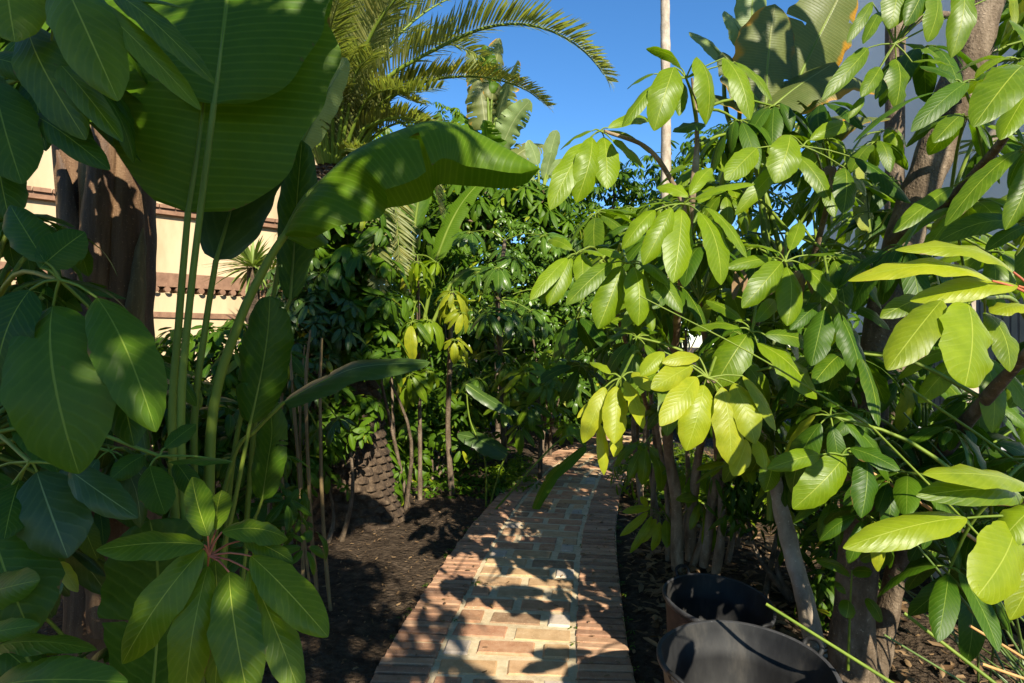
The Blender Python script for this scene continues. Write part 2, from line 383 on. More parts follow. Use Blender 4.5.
def axis_coords(lo, hi, step):
    a = list(np.arange(lo, hi + 1e-6, step)); g = step
    l, r_ = a[0], a[-1]
    while r_ < 320: g *= 1.5; l -= g; r_ += g; a = [l] + a + [r_]
    return np.array(a)
gx = axis_coords(-5, 5, 0.09); gy = axis_coords(-1, 10, 0.09)
XX, YY = np.meshgrid(gx, gy)
ZZ = np.zeros_like(XX)
for i in range(XX.shape[0]):
    for j in range(XX.shape[1]):
        x, y = XX[i, j], YY[i, j]
        if abs(x) < 9 and -4 < y < 14:
            d = abs(path_dist(x, y)) - 0.6
            amp = min(1, max(0, d / 0.25))
            h = mnoise.fractal(Vector((x * 1.1, y * 1.1, 0)), 1.0, 2.0, 4) * 0.05 + mnoise.noise(Vector((x * 5, y * 5, 3))) * 0.02
            ZZ[i, j] = amp * (h + 0.02) - 0.012 * (1 - amp)
g = MB()
nx, ny = len(gx), len(gy)
i = np.arange(ny - 1)[:, None]; j = np.arange(nx - 1)[None]
g.add(np.stack([XX, YY, ZZ], -1), np.stack([i * nx + j, i * nx + j + 1, (i + 1) * nx + j + 1, (i + 1) * nx + j], -1).reshape(-1, 4))
tag(g.build('ground', M['soil']), None, None, kind='structure')
def ground_z(x, y):
    d = abs(path_dist(x, y)) - 0.6; amp = min(1, max(0, d / 0.25))
    return amp * (mnoise.fractal(Vector((x * 1.1, y * 1.1, 0)), 1.0, 2.0, 4) * 0.05 + mnoise.noise(Vector((x * 5, y * 5, 3))) * 0.02 + 0.02) - 0.012 * (1 - amp)

def brick(mb, c, t, nn, lx, ly, top, col, ch=0.006):
    """lx along t, ly across; worn chamfered block."""
    h = 0.03; z = top
    a = rng.uniform(-.012, .012); t = np.array([t[0] * math.cos(a) - t[1] * math.sin(a), t[0] * math.sin(a) + t[1] * math.cos(a)]); nn = np.array([t[1], -t[0]])
    def ring(ex, zz):
        o = []
        for sx, sy in ((-1, -1), (1, -1), (1, 1), (-1, 1)):
            j = np.array([rng.uniform(-.003, .003), rng.uniform(-.003, .003)])
            p = c + t * sx * (lx / 2 + ex) + nn * sy * (ly / 2 + ex) + j
            o.append((p[0], p[1], zz + rng.uniform(-.0012, .0012)))
        return o
    v = ring(0, z - h) + ring(0, z - ch) + ring(-ch, z)
    q = [(8, 11, 10, 9)]
    for b in (0, 4):
        for k in range(4): q.append((b + k, b + 4 + k, b + 4 + (k + 1) % 4, b + (k + 1) % 4))
    mb.add(v, q, col=col)

bed = MB()
ss = np.linspace(0.3, cs[-1] - .1, 160)
pv = []
for s in ss:
    c, t, nn = on_path(s)
    for o in np.linspace(-.585, .585, 9):
        p = c + nn * o; pv.append((p[0], p[1], 0.020 + 0.003 * mnoise.noise(Vector((p[0] * 9, p[1] * 9, 0))) - (0.012 if abs(o) > .57 else 0)))
i = np.arange(159)[:, None]; j = np.arange(8)[None]
bed.add(pv, np.stack([i * 9 + j, i * 9 + j + 1, (i + 1) * 9 + j + 1, (i + 1) * 9 + j], -1).reshape(-1, 4))
path = tag(bed.build('path', M['mortar']), None, None, kind='structure')
mid, bor = MB(), MB()
BR = [(0.48, 0.29, 0.14), (0.42, 0.20, 0.10), (0.36, 0.155, 0.085), (0.48, 0.32, 0.16), (0.17, 0.10, 0.055), (0.45, 0.28, 0.13), (0.25, 0.145, 0.08), (0.46, 0.28, 0.14), (0.39, 0.185, 0.095)]
TILE = (0.47, 0.43, 0.37)
s = 0.4; row = 0
while s < cs[-1] - .3:
    c, t, nn = on_path(s)
    k = row % 4
    lay = {0: [('b', .295), ('b', .295)], 1: [('h', .14), ('b', .29), ('w', .13)], 2: [('b', .285), ('b', .30)], 3: [('w', .13), ('b', .29), ('h', .14)]}[k]
    if rng.random() < .15: lay = [('b', .30), ('h', .13), ('w', .11)]
    o = -.31
    for kind, l in lay:
        col = TILE if kind == 'w' and rng.random() < .6 else rng.choice(BR)
        kf = rng.uniform(.82, 1.12); col = tuple(x * kf for x in col)
        brick(mid, c + nn * (o + l / 2) + t * rng.uniform(-.008, .008), nn, None, l - .010 - rng.uniform(0, .012), .138 - rng.uniform(0, .012), 0.030 + rng.uniform(-.005, .003), col, rng.uniform(.005, .011))
        o += l + .028
    s += .172; row += 1
s = 0.4
BB = [(0.31, 0.155, 0.085), (0.37, 0.20, 0.11), (0.24, 0.115, 0.065), (0.42, 0.25, 0.145)]
while s < cs[-1] - .3:
    c, t, nn = on_path(s)
    for sd in (-1, 1):
        kf = rng.uniform(.82, 1.12); col = tuple(x * kf for x in rng.choice(BB))
        brick(bor, c + nn * sd * (.455 + rng.uniform(-.006, .006)), nn, None, .248, .056, 0.034 + rng.uniform(-.003, .003), col, .005)
    s += .0735
mid.build('brick_paving', M['brick'], path, smooth=False)
bor.build('brick_border', M['border'], path, smooth=False)

# leaf litter: uncountable
lit = MB()
for k in range(5200):
    y = rng.uniform(1.6, 8.5)
    if k < 4000: x = np.interp(y, cv[:, 1], cv[:, 0]) + .68 + abs(rng.gauss(0, 1.1))
    else: x = np.interp(y, cv[:, 1], cv[:, 0]) - .66 - abs(rng.gauss(0, .8))
    z = ground_z(x, y) + rng.uniform(.004, .03)
    L = rng.uniform(.03, .11) if k < 4000 else rng.uniform(.012, .04); a = rng.random() * 6.28
    d = np.array([math.cos(a), math.sin(a), rng.uniform(-.12, .3)])
    b = np.array([x, y, z]); leaf(lit, b, b + d * L, [rng.uniform(-.6, .6), rng.uniform(-.6, .6), 1], L * rng.uniform(.2, .5), arc=rng.uniform(-.2, .25), nv=3, nu=2, theta=rng.uniform(-1, 1), tint=rng.random())
for k in range(460):
    y = rng.uniform(1.8, 8.5); x = np.interp(y, cv[:, 1], cv[:, 0]) + rng.choice((rng.uniform(-.6, .6), rng.gauss(.5, .08), rng.gauss(-.5, .08)))
    L = rng.uniform(.008, .05); a = rng.random() * 6.28; d = np.array([math.cos(a), math.sin(a), rng.uniform(0, .2)])
    b = np.array([x, y, .037]); leaf(lit, b, b + d * L, [rng.uniform(-.3, .3), rng.uniform(-.3, .3), 1], L * rng.uniform(.25, .5), arc=rng.uniform(0, .25), nv=3, nu=2, theta=rng.uniform(-1, 1), tint=rng.random())
tag(lit.build('leaf_litter', M['litter']), None, None, kind='stuff')

# ------------------------------------------------------------------ rosettes (palmate leaves)
def rosette_into(mb, n, L, droop, nu, nv, Wr=0.36, mat=0, pmat=1, yel=0.0, M4=None, stalk=True, pet=0.18, tintr=(0, 1), kind='umb'):
    """A palmate leaf: hub at the origin, axis +Z."""
    sub = MB()
    ph = rng.random() * 6.28
    tin = rng.uniform(*tintr)
    for k in range(n):
        a = ph + 6.283 * (k + rng.uniform(-.22, .22)) / n
        dr = droop + rng.uniform(-.22, .22)
        l = L * rng.uniform(.55, 1.12)
        rad = np.array([math.cos(a), math.sin(a), 0.]); up = np.array([0, 0, 1.])
        d0 = nz(rad + up * rng.uniform(-.35, .15))
        b = d0 * L * pet
        d = rad * math.cos(dr) - up * math.sin(dr)
        nn = rad * math.sin(dr) + up * math.cos(dr) + np.array([rng.uniform(-.25, .25) for _ in range(3)])
        leaf(sub, b, b + d * l, nn, l * Wr * rng.uniform(.88, 1.12), arc=rng.uniform(.05, .17), nv=nv, nu=nu, theta=rng.uniform(.1, .9), thetaR=rng.uniform(-.1, .9), twist=rng.uniform(-.5, .5), fold=rng.uniform(0, .15),
             wave=rng.uniform(.03, .18), tint=min(1, max(0, tin + rng.uniform(-.2, .2))), yel=max(0., yel + rng.uniform(-.15, .15)) if yel else (rng.uniform(.3, .8) if rng.random() < .035 else 0.0), mat=mat, kind=kind)
        if stalk: tube(sub, [(0, 0, 0), b * .55 + up * L * .02, b], [L * .014, L * .011], seg=4, n=3, mat=pmat, cap=False)
    v = np.concatenate(sub.v)
    if M4 is not None: v = v @ M4[:3, :3].T + M4[:3, 3]
    q = np.concatenate(sub.q)
    mb.v.append(v); mb.q.append(q + mb.n); mb.qm.append(np.concatenate(sub.qm))
    for a_ in ('uv', 'tint', 'yel', 'col'): getattr(mb, a_).append(np.concatenate(getattr(sub, a_)))
    mb.n += len(v)

def frame(axis, loc, spin=None, scale=1.0):
    z = nz(axis); a = np.array([1., 0, 0]) if abs(z[0]) < .8 else np.array([0, 1., 0])
    x = nz(np.cross(a, z)); y = np.cross(z, x)
    sp = rng.random() * 6.28 if spin is None else spin
    x, y = x * math.cos(sp) + y * math.sin(sp), y * math.cos(sp) - x * math.sin(sp)
    m = np.eye(4); m[:3, 0] = x * scale; m[:3, 1] = y * scale; m[:3, 2] = z * scale; m[:3, 3] = loc
    return m

def rosette_meshes(name, k, n, L, droop, mat, nu=6, nv=10, yel=0.0, Wr=.36, kind='umb'):
    out = []
    for q in range(k):
        mb = MB(); rosette_into(mb, rng.randint(*n), L, droop + rng.uniform(-.15, .2), nu, nv, Wr=Wr, yel=yel, kind=kind)
        out.append(mb.mesh(name, [mat, M['petiole']]))
    return out

RM = {
    'green': rosette_meshes('leaf_cluster', 7, (7, 10), 0.215, 0.75, M['umb']),
    'droop': rosette_meshes('leaf_cluster', 5, (7, 9), 0.225, 1.1, M['umb']),
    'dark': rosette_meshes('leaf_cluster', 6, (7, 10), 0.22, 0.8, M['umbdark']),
    'gloss': rosette_meshes('leaf_cluster', 6, (8, 11), 0.17, 0.7, M['glossy'], nu=4, nv=8),
    'blue': rosette_meshes('leaf_cluster', 6, (7, 9), 0.19, 0.7, M['blue'], nu=4, nv=8),
    'yellow': rosette_meshes('leaf_cluster', 4, (7, 9), 0.18, 0.95, M['umb'], yel=.6),
}

def put(parent, kind, loc, axis, scale=1.0):
    me = rng.choice(RM[kind])
    o = bpy.data.objects.new('leaf_cluster', me); COL.objects.link(o)
    attach(o, parent)
    m = frame(axis, loc, scale=scale)
    o.matrix_basis = Matrix([list(map(float, r_)) for r_ in m])
    return o

def fill(parent, n, pxr, pyr, Yr, kinds, stems, scale=(.85, 1.15), out=(0, -.35, 0), keep=None, spacing=.13, stem_r=.006):
    """Leaf clusters spread through a volume of the plant; each on its own stalk from the nearest branch point."""
    done = []; tries = 0
    nodes = [np.asarray(s_, float) for s_ in stems]
    while len(done) < n and tries < n * 40:
        tries += 1
        px, py, Y = rng.uniform(*pxr), rng.uniform(*pyr), rng.uniform(*Yr)
        if keep and not keep(px, py, Y): continue
        p = P(px, py, Y)
        if p[2] < .12: continue
        if any(np.linalg.norm(p - q) < spacing for q in done): continue
        done.append(p)
        ax = nz(np.array([rng.uniform(-.45, .45), rng.uniform(-.45, .45), 1.0]) + np.array(out))
        oc = put(parent, rng.choice(kinds), p, ax, rng.uniform(*scale))
        nd = min(nodes, key=lambda q: np.linalg.norm(q - p) + .6 * max(0, q[2] - p[2]))
        stalk_of(oc, nd, p)
    return done
def stalk_of(oc, a, b, r=.0045):
    mb = MB(); L = np.linalg.norm(b - a)
    tube(mb, [a, (a + b) / 2 + np.array([0, 0, .10 * L]), b], [r * 1.6, r], seg=5, n=7, cap=False)
    o = mb.build('leaf_stalk', M['petiole']); o.parent = oc
    o.matrix_parent_inverse = oc.matrix_basis.inverted()

CAMV = np.array([0, 0, EYE])
def hero(parent, hub, leaves, Y, node=None, mat='umb', nrm=(0.25, -0.75, 0.6), stalkmat='petiole', tint=(.3, .8), yel=0.0, dy=(-.09, -.02), sr=.0042, jit=.25):
    """A palmate leaf read off the photograph: hub pixel + depth, and for each leaflet its base, tip and width."""
    H = P(hub[0], hub[1], Y)
    st = MB()
    if node is not None:
        nd = np.asarray(node, float); L = np.linalg.norm(nd - H)
        tube(st, [nd, (nd + H) / 2 + np.array([0, 0, .12 * L]), H], [sr * 1.5, sr], seg=6, n=9)
    kids = []
    for lf in leaves:
        bx, by, tx, ty, W = lf[:5]; o = lf[5] if len(lf) > 5 else {}
        yb = Y + o.get('yb', rng.uniform(-.02, .02)); yt = yb + o.get('dy', rng.uniform(*dy))
        b, t = P(bx, by, yb), P(tx, ty, yt)
        tube(st, [H, (H + b) / 2 + np.array([0, 0, .006]), b], [sr * .8, sr * .55], seg=5, n=5)
        nn = np.array(o.get('n', nrm), float) + np.array([rng.uniform(-jit, jit) for _ in range(3)])
        mb = MB()
        leaf(mb, b, t, nn, W * (yb + yt) / 2 / F * 1.0, arc=o.get('arc', rng.uniform(.05, .14)), nv=18, nu=10, kind=o.get('k', 'umb'), theta=o.get('th', rng.uniform(.25, .8)),
             fold=rng.uniform(0, .1), wave=o.get('wave', rng.uniform(.04, .17)), twist=rng.uniform(-.25, .25), thetaR=rng.uniform(.1, .9), tint=o.get('tint', rng.uniform(*tint)), yel=o.get('yel', max(0, yel + rng.uniform(-.15, .15)) if yel else 0.), freq=rng.uniform(1.6, 3.2))
        kids.append((mb, M[o.get('m', mat)]))
    c = st.build('leaf_cluster', M[stalkmat], parent)
    for mb, m_ in kids:
        k = mb.build('leaf', m_); k.parent = c
    return c

# ------------------------------------------------------------------ built setting: house, wall, building
def box(mb, a, b, mat=0, bev=0.0):
    a, b = np.minimum(a, b), np.maximum(a, b)
    v = [(x, y, z) for z in (a[2], b[2]) for y in (a[1], b[1]) for x in (a[0], b[0])]
    q = [(0, 2, 3, 1), (4, 5, 7, 6), (0, 1, 5, 4), (2, 6, 7, 3), (0, 4, 6, 2), (1, 3, 7, 5)]
    for f in q: mb.add([v[k] for k in f], [(0, 1, 2, 3)], mat=mat)

def obox(mb, o, dx, dn, x, n_, z, mat=0):
    """box in a wall frame: x range along dx, n range along dn, z range."""
    v = [o + dx * a + dn * b + np.array([0, 0, c]) for c in z for b in n_ for a in x]
    q = [(0, 2, 3, 1), (4, 5, 7, 6), (0, 1, 5, 4), (2, 6, 7, 3), (0, 4, 6, 2), (1, 3, 7, 5)]
    for f in q: mb.add([v[k] for k in f], [(0, 1, 2, 3)], mat=mat)

HD = np.array([0.749, 0.663, 0.]); HN = np.array([0.663, -0.749, 0.])
HO = np.array([-4.75, 8.0, 0.])
hs = thing('house', HO - HN * 1.2, 'cream rendered house behind the banana stalks, with a brown tiled ledge across its wall', 'house')
mb = MB(); obox(mb, HO - HN * 1.2, HD, HN, (-9, 3.6), (-5, 0), (0, 6.2)); mb.build('wall', M['render'], hs, smooth=False)
mb = MB(); obox(mb, HO - HN * 1.2, HD, HN, (-9, 3.6), (.002, .09), (3.42, 3.50))
for k in range(60):
    x = -9 + k * .21; obox(mb, HO - HN * 1.2, HD, HN, (x + .005, x + .20), (.004, .13), (3.505, 3.56))
mb.build('ledge', M['terra'], hs, smooth=False)
wn = MB(); obox(wn, HO - HN * 1.2, HD, HN, (-2.6, -1.6), (.003, .05), (3.9, 5.2))
win = wn.build('window', M['terra'], hs, smooth=False)
wn = MB(); obox(wn, HO - HN * 1.2, HD, HN, (-2.5, -1.7), (.053, .06), (4.0, 5.1)); o = wn.build('pane', M['glass'], win, smooth=False)
mb = MB()
obox(mb, HO - HN * 1.2, HD, HN, (-9.2, 3.8), (-5.2, .35), (6.21, 6.32))
for k in range(58):
    x = -9.2 + k * .224; tube(mb, [HO - HN * .82 + HD * (x + .1) + np.array([0, 0, 6.36]), HO - HN * 3.6 + HD * (x + .1) + np.array([0, 0, 7.4])], [.1, .1], seg=8, n=2)
mb.build('roof', M['terra'], hs, smooth=False)

gw = thing('garden_wall', HO, 'cream garden wall capped with brown brick coping and roof tiles, in front of the house', 'wall')
mb = MB(); obox(mb, HO, HD, HN, (-8, 3.4), (-.2, 0), (0, 2.18)); mb.build('wall', M['render'], gw, smooth=False)
mb = MB(); obox(mb, HO, HD, HN, (-8, 3.4), (-.26, .06), (2.26, 2.44))
cop = mb.build('coping', M['terra'], gw, smooth=False)
mb = MB()
for k in range(84):
    x = -8 + k * .136
    tube(mb, [HO + HD * x - HN * .3 + np.array([0, 0, 2.235]), HO + HD * x + HN * .085 + np.array([0, 0, 2.222])], [.036, .038], seg=10, n=2)
mb.build('tile', M['terra'], gw)
mb = MB(); obox(mb, HO, HD, HN, (-8, 3.4), (.002, .03), (1.86, 1.93)); mb.build('band', M['terra'], gw, smooth=False)

bw = thing('white_building', (4.2, 6, 0), 'tall white rendered building in shade behind the right-hand trees', 'building')
mb = MB(); box(mb, (4.2, 4.9, 0), (9.5, 8.5, 5.9)); mb.build('wall', M['white'], bw, smooth=False)
mb = MB(); box(mb, (4.14, 4.85, 5.903), (9.6, 8.56, 6.0)); mb.build('parapet', M['white'], bw, smooth=False)
mb = MB()
for k in range(15):
    y = 5.02 + k * .085; box(mb, (4.12, y, .55), (4.195, y + .06, 2.15))
mb.build('shutter', M['shutter'], bw, smooth=False)
mb = MB(); box(mb, (4.1, 4.9, .02), (4.197, 8.5, .32)); mb.build('plinth', M['pale'], bw, smooth=False)
lw = thing('low_wall', (3.0, 3.4, 0), 'low pale rendered wall seen through the stalks at the right edge', 'wall')
mb = MB(); box(mb, (2.75, 2.2, -.02), (2.95, 4.85, .86)); mb.build('wall', M['white'], lw, smooth=False)
mb = MB(); box(mb, (2.71, 2.16, .863), (2.99, 4.88, .92)); mb.build('coping', M['pale'], lw, smooth=False)

# ------------------------------------------------------------------ RIGHT: umbrella tree beside the path
U1 = thing('umbrella_tree', P(690, 572, 4.1) * [1, 1, 0], 'many-stemmed umbrella tree beside the brick path, with sunlit and yellowing leaf clusters', 'tree')
paths = [
    ([P(678, 572, 4.1), P(676, 500, 4.1), P(668, 440, 4.0), P(676, 330, 3.3), P(690, 215, 2.45), P(697, 140, 2.4), P(692, 78, 2.35)], [.045, .038, .03, .022, .016, .009, .005]),
    ([P(690, 560, 4.2), P(693, 500, 4.15), P(705, 430, 3.9), P(756, 320, 3.0), P(792, 235, 2.55)], [.036, .03, .026, .02, .012]),
    ([P(704, 566, 4.1), P(714, 490, 4.0), P(728, 440, 3.9), P(790, 330, 3.4), P(832, 190, 2.9)], [.033, .03, .026, .02, .012]),
    ([P(642, 510, 4.75), P(634, 440, 4.7), P(632, 370, 4.1), P(600, 262, 2.7)], [.02, .018, .014, .008]),
    ([P(652, 520, 4.7), P(655, 440, 4.5), P(640, 385, 3.3)], [.018, .016, .01]),
    ([P(690, 572, 4.15), P(738, 455, 3.9), P(728, 390, 2.6), P(709, 381, 1.8)], [.026, .02, .012, .006]),
    ([P(690, 215, 2.45), P(652, 152, 2.4), P(604, 131, 2.3)], [.012, .009, .006]),
    ([P(716, 575, 4.0), P(722, 520, 3.95), P(718, 455, 3.9), P(700, 300, 3.2)], [.03, .028, .022, .012]),
]
for x0, y0, Y0, x1, y1 in ((668, 566, 4.3, 655, 420), (682, 556, 4.5, 686, 420), (698, 552, 4.5, 745, 430), (727, 560, 4.3, 752, 420), (662, 530, 4.9, 648, 430), (738, 545, 4.6, 730, 430), (640, 505, 5.2, 645, 420)):
    a = P(x0, y0, Y0); a[2] = -.02
    paths.append(([a, P(x0 * .6 + x1 * .4 + rng.uniform(-6, 6), y0 * .5 + y1 * .5, Y0), P(x1, y1, Y0 - .2), P(x1 + rng.uniform(-30, 30), y1 - 90, Y0 - .6)], [.02, .017, .014, .006]))
for k, (p, r_) in enumerate(paths):
    mb = MB(); tube(mb, p, r_, seg=10, n=len(p) * 6, lumps=.12); mb.build('stem', M['tanbark'], U1)

hero(U1, (600, 131), [(585, 143, 550, 210, 27), (592, 137, 576, 203, 31), (604, 137, 607, 189, 30), (612, 140, 645, 168, 18, dict(dy=.1)), (608, 128, 650, 120, 14, dict(dy=.15)), (592, 131, 560, 150, 14, dict(dy=.12))],
     2.3, P(650, 152, 2.4), tint=(.6, .95))
hero(U1, (686, 78), [(674, 67, 654, 131, 33), (697, 57, 706, 125, 37), (656, 84, 622, 127, 16), (654, 74, 627, 89, 17, dict(dy=.1, tint=.2)), (680, 80, 679, 116, 16, dict(yb=.08, tint=.4)),
     (681, 68, 646, 49, 17, dict(dy=.1, n=(0, .6, .8), tint=.3)), (705, 124, 673, 132, 20, dict(yb=.14, tint=.1)), (724, 58, 750, 120, 27), (735, 62, 772, 101, 13)],
     2.2, P(696, 120, 2.36), tint=(.5, .9))
hero(U1, (684, 204), [(672, 208, 643, 265, 25), (682, 209, 673, 283, 33), (699, 212, 721, 285, 31), (672, 203, 622, 215, 13, dict(n=(0, -.2, 1))), (655, 210, 622, 249, 20), (695, 198, 755, 184, 20, dict(n=(-.1, -.5, .8))),
     (705, 206, 747, 258, 17), (688, 197, 657, 187, 17, dict(dy=.06)), (690, 195, 712, 168, 17, dict(dy=.1))], 1.95, P(690, 235, 2.5), tint=(.55, .9))
hero(U1, (627, 263), [(622, 266, 598, 329, 33), (634, 267, 638, 326, 31), (650, 268, 682, 313, 22, dict(tint=.2)), (612, 263, 566, 305, 21, dict(tint=.3)), (598, 249, 622, 258, 17), (640, 262, 668, 285, 18, dict(tint=.3))], 2.05, P(615, 275, 2.9), tint=(.6, .95))
hero(U1, (576, 254), [(571, 257, 548, 306, 23), (567, 258, 530, 300, 17), (582, 254, 583, 286, 20), (575, 256, 541, 304, 21, dict(yb=.07, tint=.2)), (572, 250, 548, 240, 13, dict(dy=.08)), (584, 250, 604, 256, 14)], 2.35, P(608, 268, 2.8), tint=(.5, .9))
hero(U1, (621, 378), [(605, 387, 583, 443, 21), (616, 386, 614, 444, 28), (626, 381, 643, 429, 25), (633, 372, 650, 391, 16), (600, 424, 604, 475, 14, dict(yb=.05)), (618, 428, 614, 457, 19, dict(yb=.06)), (602, 398, 577, 418, 9, dict(yb=.05)), (610, 374, 590, 362, 13, dict(dy=.08, yel=.2))],
     1.9, P(650, 388, 2.9), tint=(.6, 1), yel=.72)
hero(U1, (708, 378), [(693, 365, 651, 389, 25), (697, 377, 660, 426, 25), (704, 385, 686, 451, 37), (722, 387, 731, 466, 33), (734, 383, 755, 444, 30), (743, 376, 776, 431, 21), (747, 440, 733, 476, 23, dict(yb=.08)), (699, 357, 662, 363, 16), (664, 352, 641, 376, 19, dict(yel=.3)), (757, 440, 765, 470, 22, dict(yb=.1, yel=.3))],
     1.75, P(726, 388, 2.5), tint=(.6, 1), yel=.66, nrm=(.2, -.85, .55))
hero(U1, (752, 332), [(748, 334, 713, 388, 37), (757, 343, 817, 399, 42), (740, 328, 690, 330, 22, dict(dy=.05)), (765, 335, 815, 345, 22, dict(dy=.05, tint=.2)), (742, 322, 706, 300, 18, dict(dy=.12)), (756, 322, 775, 300, 16, dict(dy=.12))], 2.0, P(765, 310, 2.9), tint=(.4, .75), nrm=(.2, -.6, .75))
hero(U1, (785, 262), [(782, 262, 742, 308, 27), (787, 267, 787, 326, 31), (800, 263, 838, 306, 25), (808, 255, 866, 262, 20, dict(n=(0, -.3, 1))), (778, 252, 740, 245, 18, dict(dy=.12)), (790, 250, 800, 222, 16, dict(dy=.14)), (772, 258, 725, 268, 16, dict(yb=.06, tint=.2))], 2.05, P(788, 245, 2.6), tint=(.4, .7))
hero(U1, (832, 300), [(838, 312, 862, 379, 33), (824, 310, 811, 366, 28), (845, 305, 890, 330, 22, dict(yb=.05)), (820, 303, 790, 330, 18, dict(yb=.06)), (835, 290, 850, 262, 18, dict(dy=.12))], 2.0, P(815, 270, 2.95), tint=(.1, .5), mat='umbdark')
hero(U1, (803, 146), [(796, 155, 830, 201, 23), (790, 135, 775, 183, 33), (757, 148, 725, 180, 25), (752, 183, 694, 200, 18, dict(n=(0, -.4, 1))), (845, 168, 843, 214, 28, dict(tint=.1)), (855, 158, 911, 203, 31, dict(tint=.05, m='umbdark')), (810, 140, 850, 125, 18, dict(dy=.1)), (780, 165, 735, 215, 17, dict(yb=.05))],
     2.25, P(828, 200, 2.85), tint=(.4, .8))
hero(U1, (804, 272), [(803, 273, 797, 300, 9, dict(m='litter')), (806, 272, 812, 294, 8, dict(m='litter')), (800, 271, 786, 286, 9, dict(m='litter'))], 2.1, P(800, 255, 2.5), sr=.002)
hero(U1, (738, 268), [(738, 268, 733, 300, 8, dict(m='litter')), (741, 268, 746, 296, 9, dict(m='litter'))], 2.5, P(745, 255, 2.8), sr=.002)
hero(U1, (835, 165), [(835, 166, 829, 190, 9, dict(m='litter')), (838, 165, 848, 186, 8, dict(m='litter')), (832, 166, 820, 178, 8, dict(m='litter'))], 2.5, P(832, 190, 2.9), sr=.002)
def keep_u1(px, py, Y):
    if py < 200 and px < 700 - (200 - py) * .1: return False
    if py < 150 and px < 740: return False
    if py < 125: return False
    if py > 400 and px < 640: return False
    return py < 330 + (px - 560) * .55 or Y > 3.2
stems1 = [spline(p, 12)[k] for p, _ in paths[:8] for k in range(5, 12)]
fill(U1, 78, (572, 900), (90, 450), (2.3, 4.3), ['green', 'green', 'green', 'droop', 'dark'], stems1, scale=(.75, 1.3), keep=keep_u1, spacing=.15)
fill(U1, 20, (590, 790), (200, 350), (2.4, 3.8), ['green', 'green', 'droop', 'dark'], stems1, scale=(.8, 1.25), spacing=.12)
fill(U1, 14, (690, 830), (105, 205), (2.5, 3.4), ['green', 'green', 'droop', 'dark'], stems1, scale=(.7, 1.05), spacing=.12)

# young sprout with yellow leaves beside the path edge
SP = thing('sapling', P(672, 560, 4.25) * [1, 1, 0], 'small sapling with drooping yellow-green leaves at the right edge of the path', 'sapling')
mb = MB(); tube(mb, [P(668, 562, 4.3), P(672, 530, 4.3), P(664, 512, 4.25)], [.008, .006, .004], seg=6, n=8); mb.build('stem', M['petiole'], SP)
hero(SP, (660, 513), [(650, 508, 622, 512, 9), (648, 512, 620, 536, 9), (652, 516, 630, 553, 9), (656, 519, 642, 543, 11), (660, 522, 652, 551, 11), (648, 506, 640, 497, 8), (666, 520, 667, 548, 12, dict(yel=.2))], 4.2, P(670, 520, 4.3), tint=(.6, 1), yel=.5, sr=.003)
hero(SP, (706, 500), [(700, 503, 690, 530, 9), (704, 507, 702, 545, 8), (708, 508, 712, 552, 8), (713, 505, 724, 540, 9), (712, 498, 728, 512, 9), (698, 498, 676, 500, 12)], 4.1, P(672, 530, 4.3), tint=(.4, .8), yel=.2, sr=.003)
hero(SP, (690, 470), [(684, 474, 672, 500, 11), (690, 477, 688, 508, 10), (698, 474, 712, 498, 11), (682, 468, 662, 474, 10)], 4.15, P(672, 530, 4.3), tint=(.3, .7), sr=.003)

# ------------------------------------------------------------------ RIGHT: leaning tree, with unseen crown lobes added overhead to cast dappled shade
LT = thing('leaning_tree', P(852, 683, 2.62) * [1, 1, 0], 'thick grey-brown trunk leaning up to the top right corner, leaves hanging from it', 'tree')
tp = [P(852, 705, 2.6), P(853, 640, 2.6), P(860, 520, 2.6), P(868, 420, 2.6), P(882, 330, 2.6), P(908, 225, 2.6), P(932, 160, 2.6), P(962, 75, 2.6), P(987, -10, 2.6), P(1010, -140, 2.5), np.array([2.0, 1.6, 4.6])]
mb = MB(); tube(mb, tp, [.105, .085, .074, .070, .070, .070, .072, .074, .076, .07, .04], seg=20, n=90, lumps=.07); mb.build('trunk', M['bark'], LT)
mb = MB(); tube(mb, [P(893, 240, 2.58), P(950, 200, 2.2), P(1010, 130, 1.75), P(1030, 75, 1.5)], [.03, .02, .012, .008], seg=9, n=24, lumps=.08)
tube(mb, [P(975, 20, 2.58), P(930, 15, 2.35), P(898, 40, 2.2)], [.018, .012, .006], seg=8, n=16, lumps=.08)
tube(mb, [np.array([1.98, 2.2, 3.6]), np.array([1.5, 1.2, 4.5]), np.array([.8, 0., 4.4]), np.array([.1, -1.6, 3.8])], [.06, .045, .03, .012], seg=8, n=24)  # this limb and the next are out of view, added to carry the shading lobes
tube(mb, [np.array([1.97, 1.9, 4.1]), np.array([2.3, 1.1, 3.6]), np.array([2.15, .2, 2.5])], [.04, .028, .01], seg=8, n=20)
mb.build('branch', M['bark'], LT)
hero(LT, (895, 44), [(896, 59, 895, 109, 31), (880, 67, 861, 97, 17), (864, 97, 848, 119, 9), (868, 48, 822, 100, 18), (905, 44, 940, 58, 20), (912, 62, 955, 67, 21, dict(n=(0, -.5, .8))), (880, 12, 863, 44, 13), (872, 2, 847, 43, 12), (896, -12, 889, 29, 27), (936, -8, 927, 42, 29), (962, -18, 951, 58, 26), (1008, -10, 1014, 30, 9, dict(yel=.3)), (925, -20, 905, 26, 24)],
     2.2, P(930, 15, 2.35), tint=(.1, .5), mat='umb')
hero(LT, (1034, 72), [(1024, 66, 973, 127, 44, dict(dy=-.1)), (1030, 90, 1000, 140, 26, dict(yb=.05)), (1035, 60, 1010, 20, 20, dict(dy=.1))], 1.45, P(1030, 75, 1.5), tint=(.3, .6), nrm=(.1, -.55, .8))
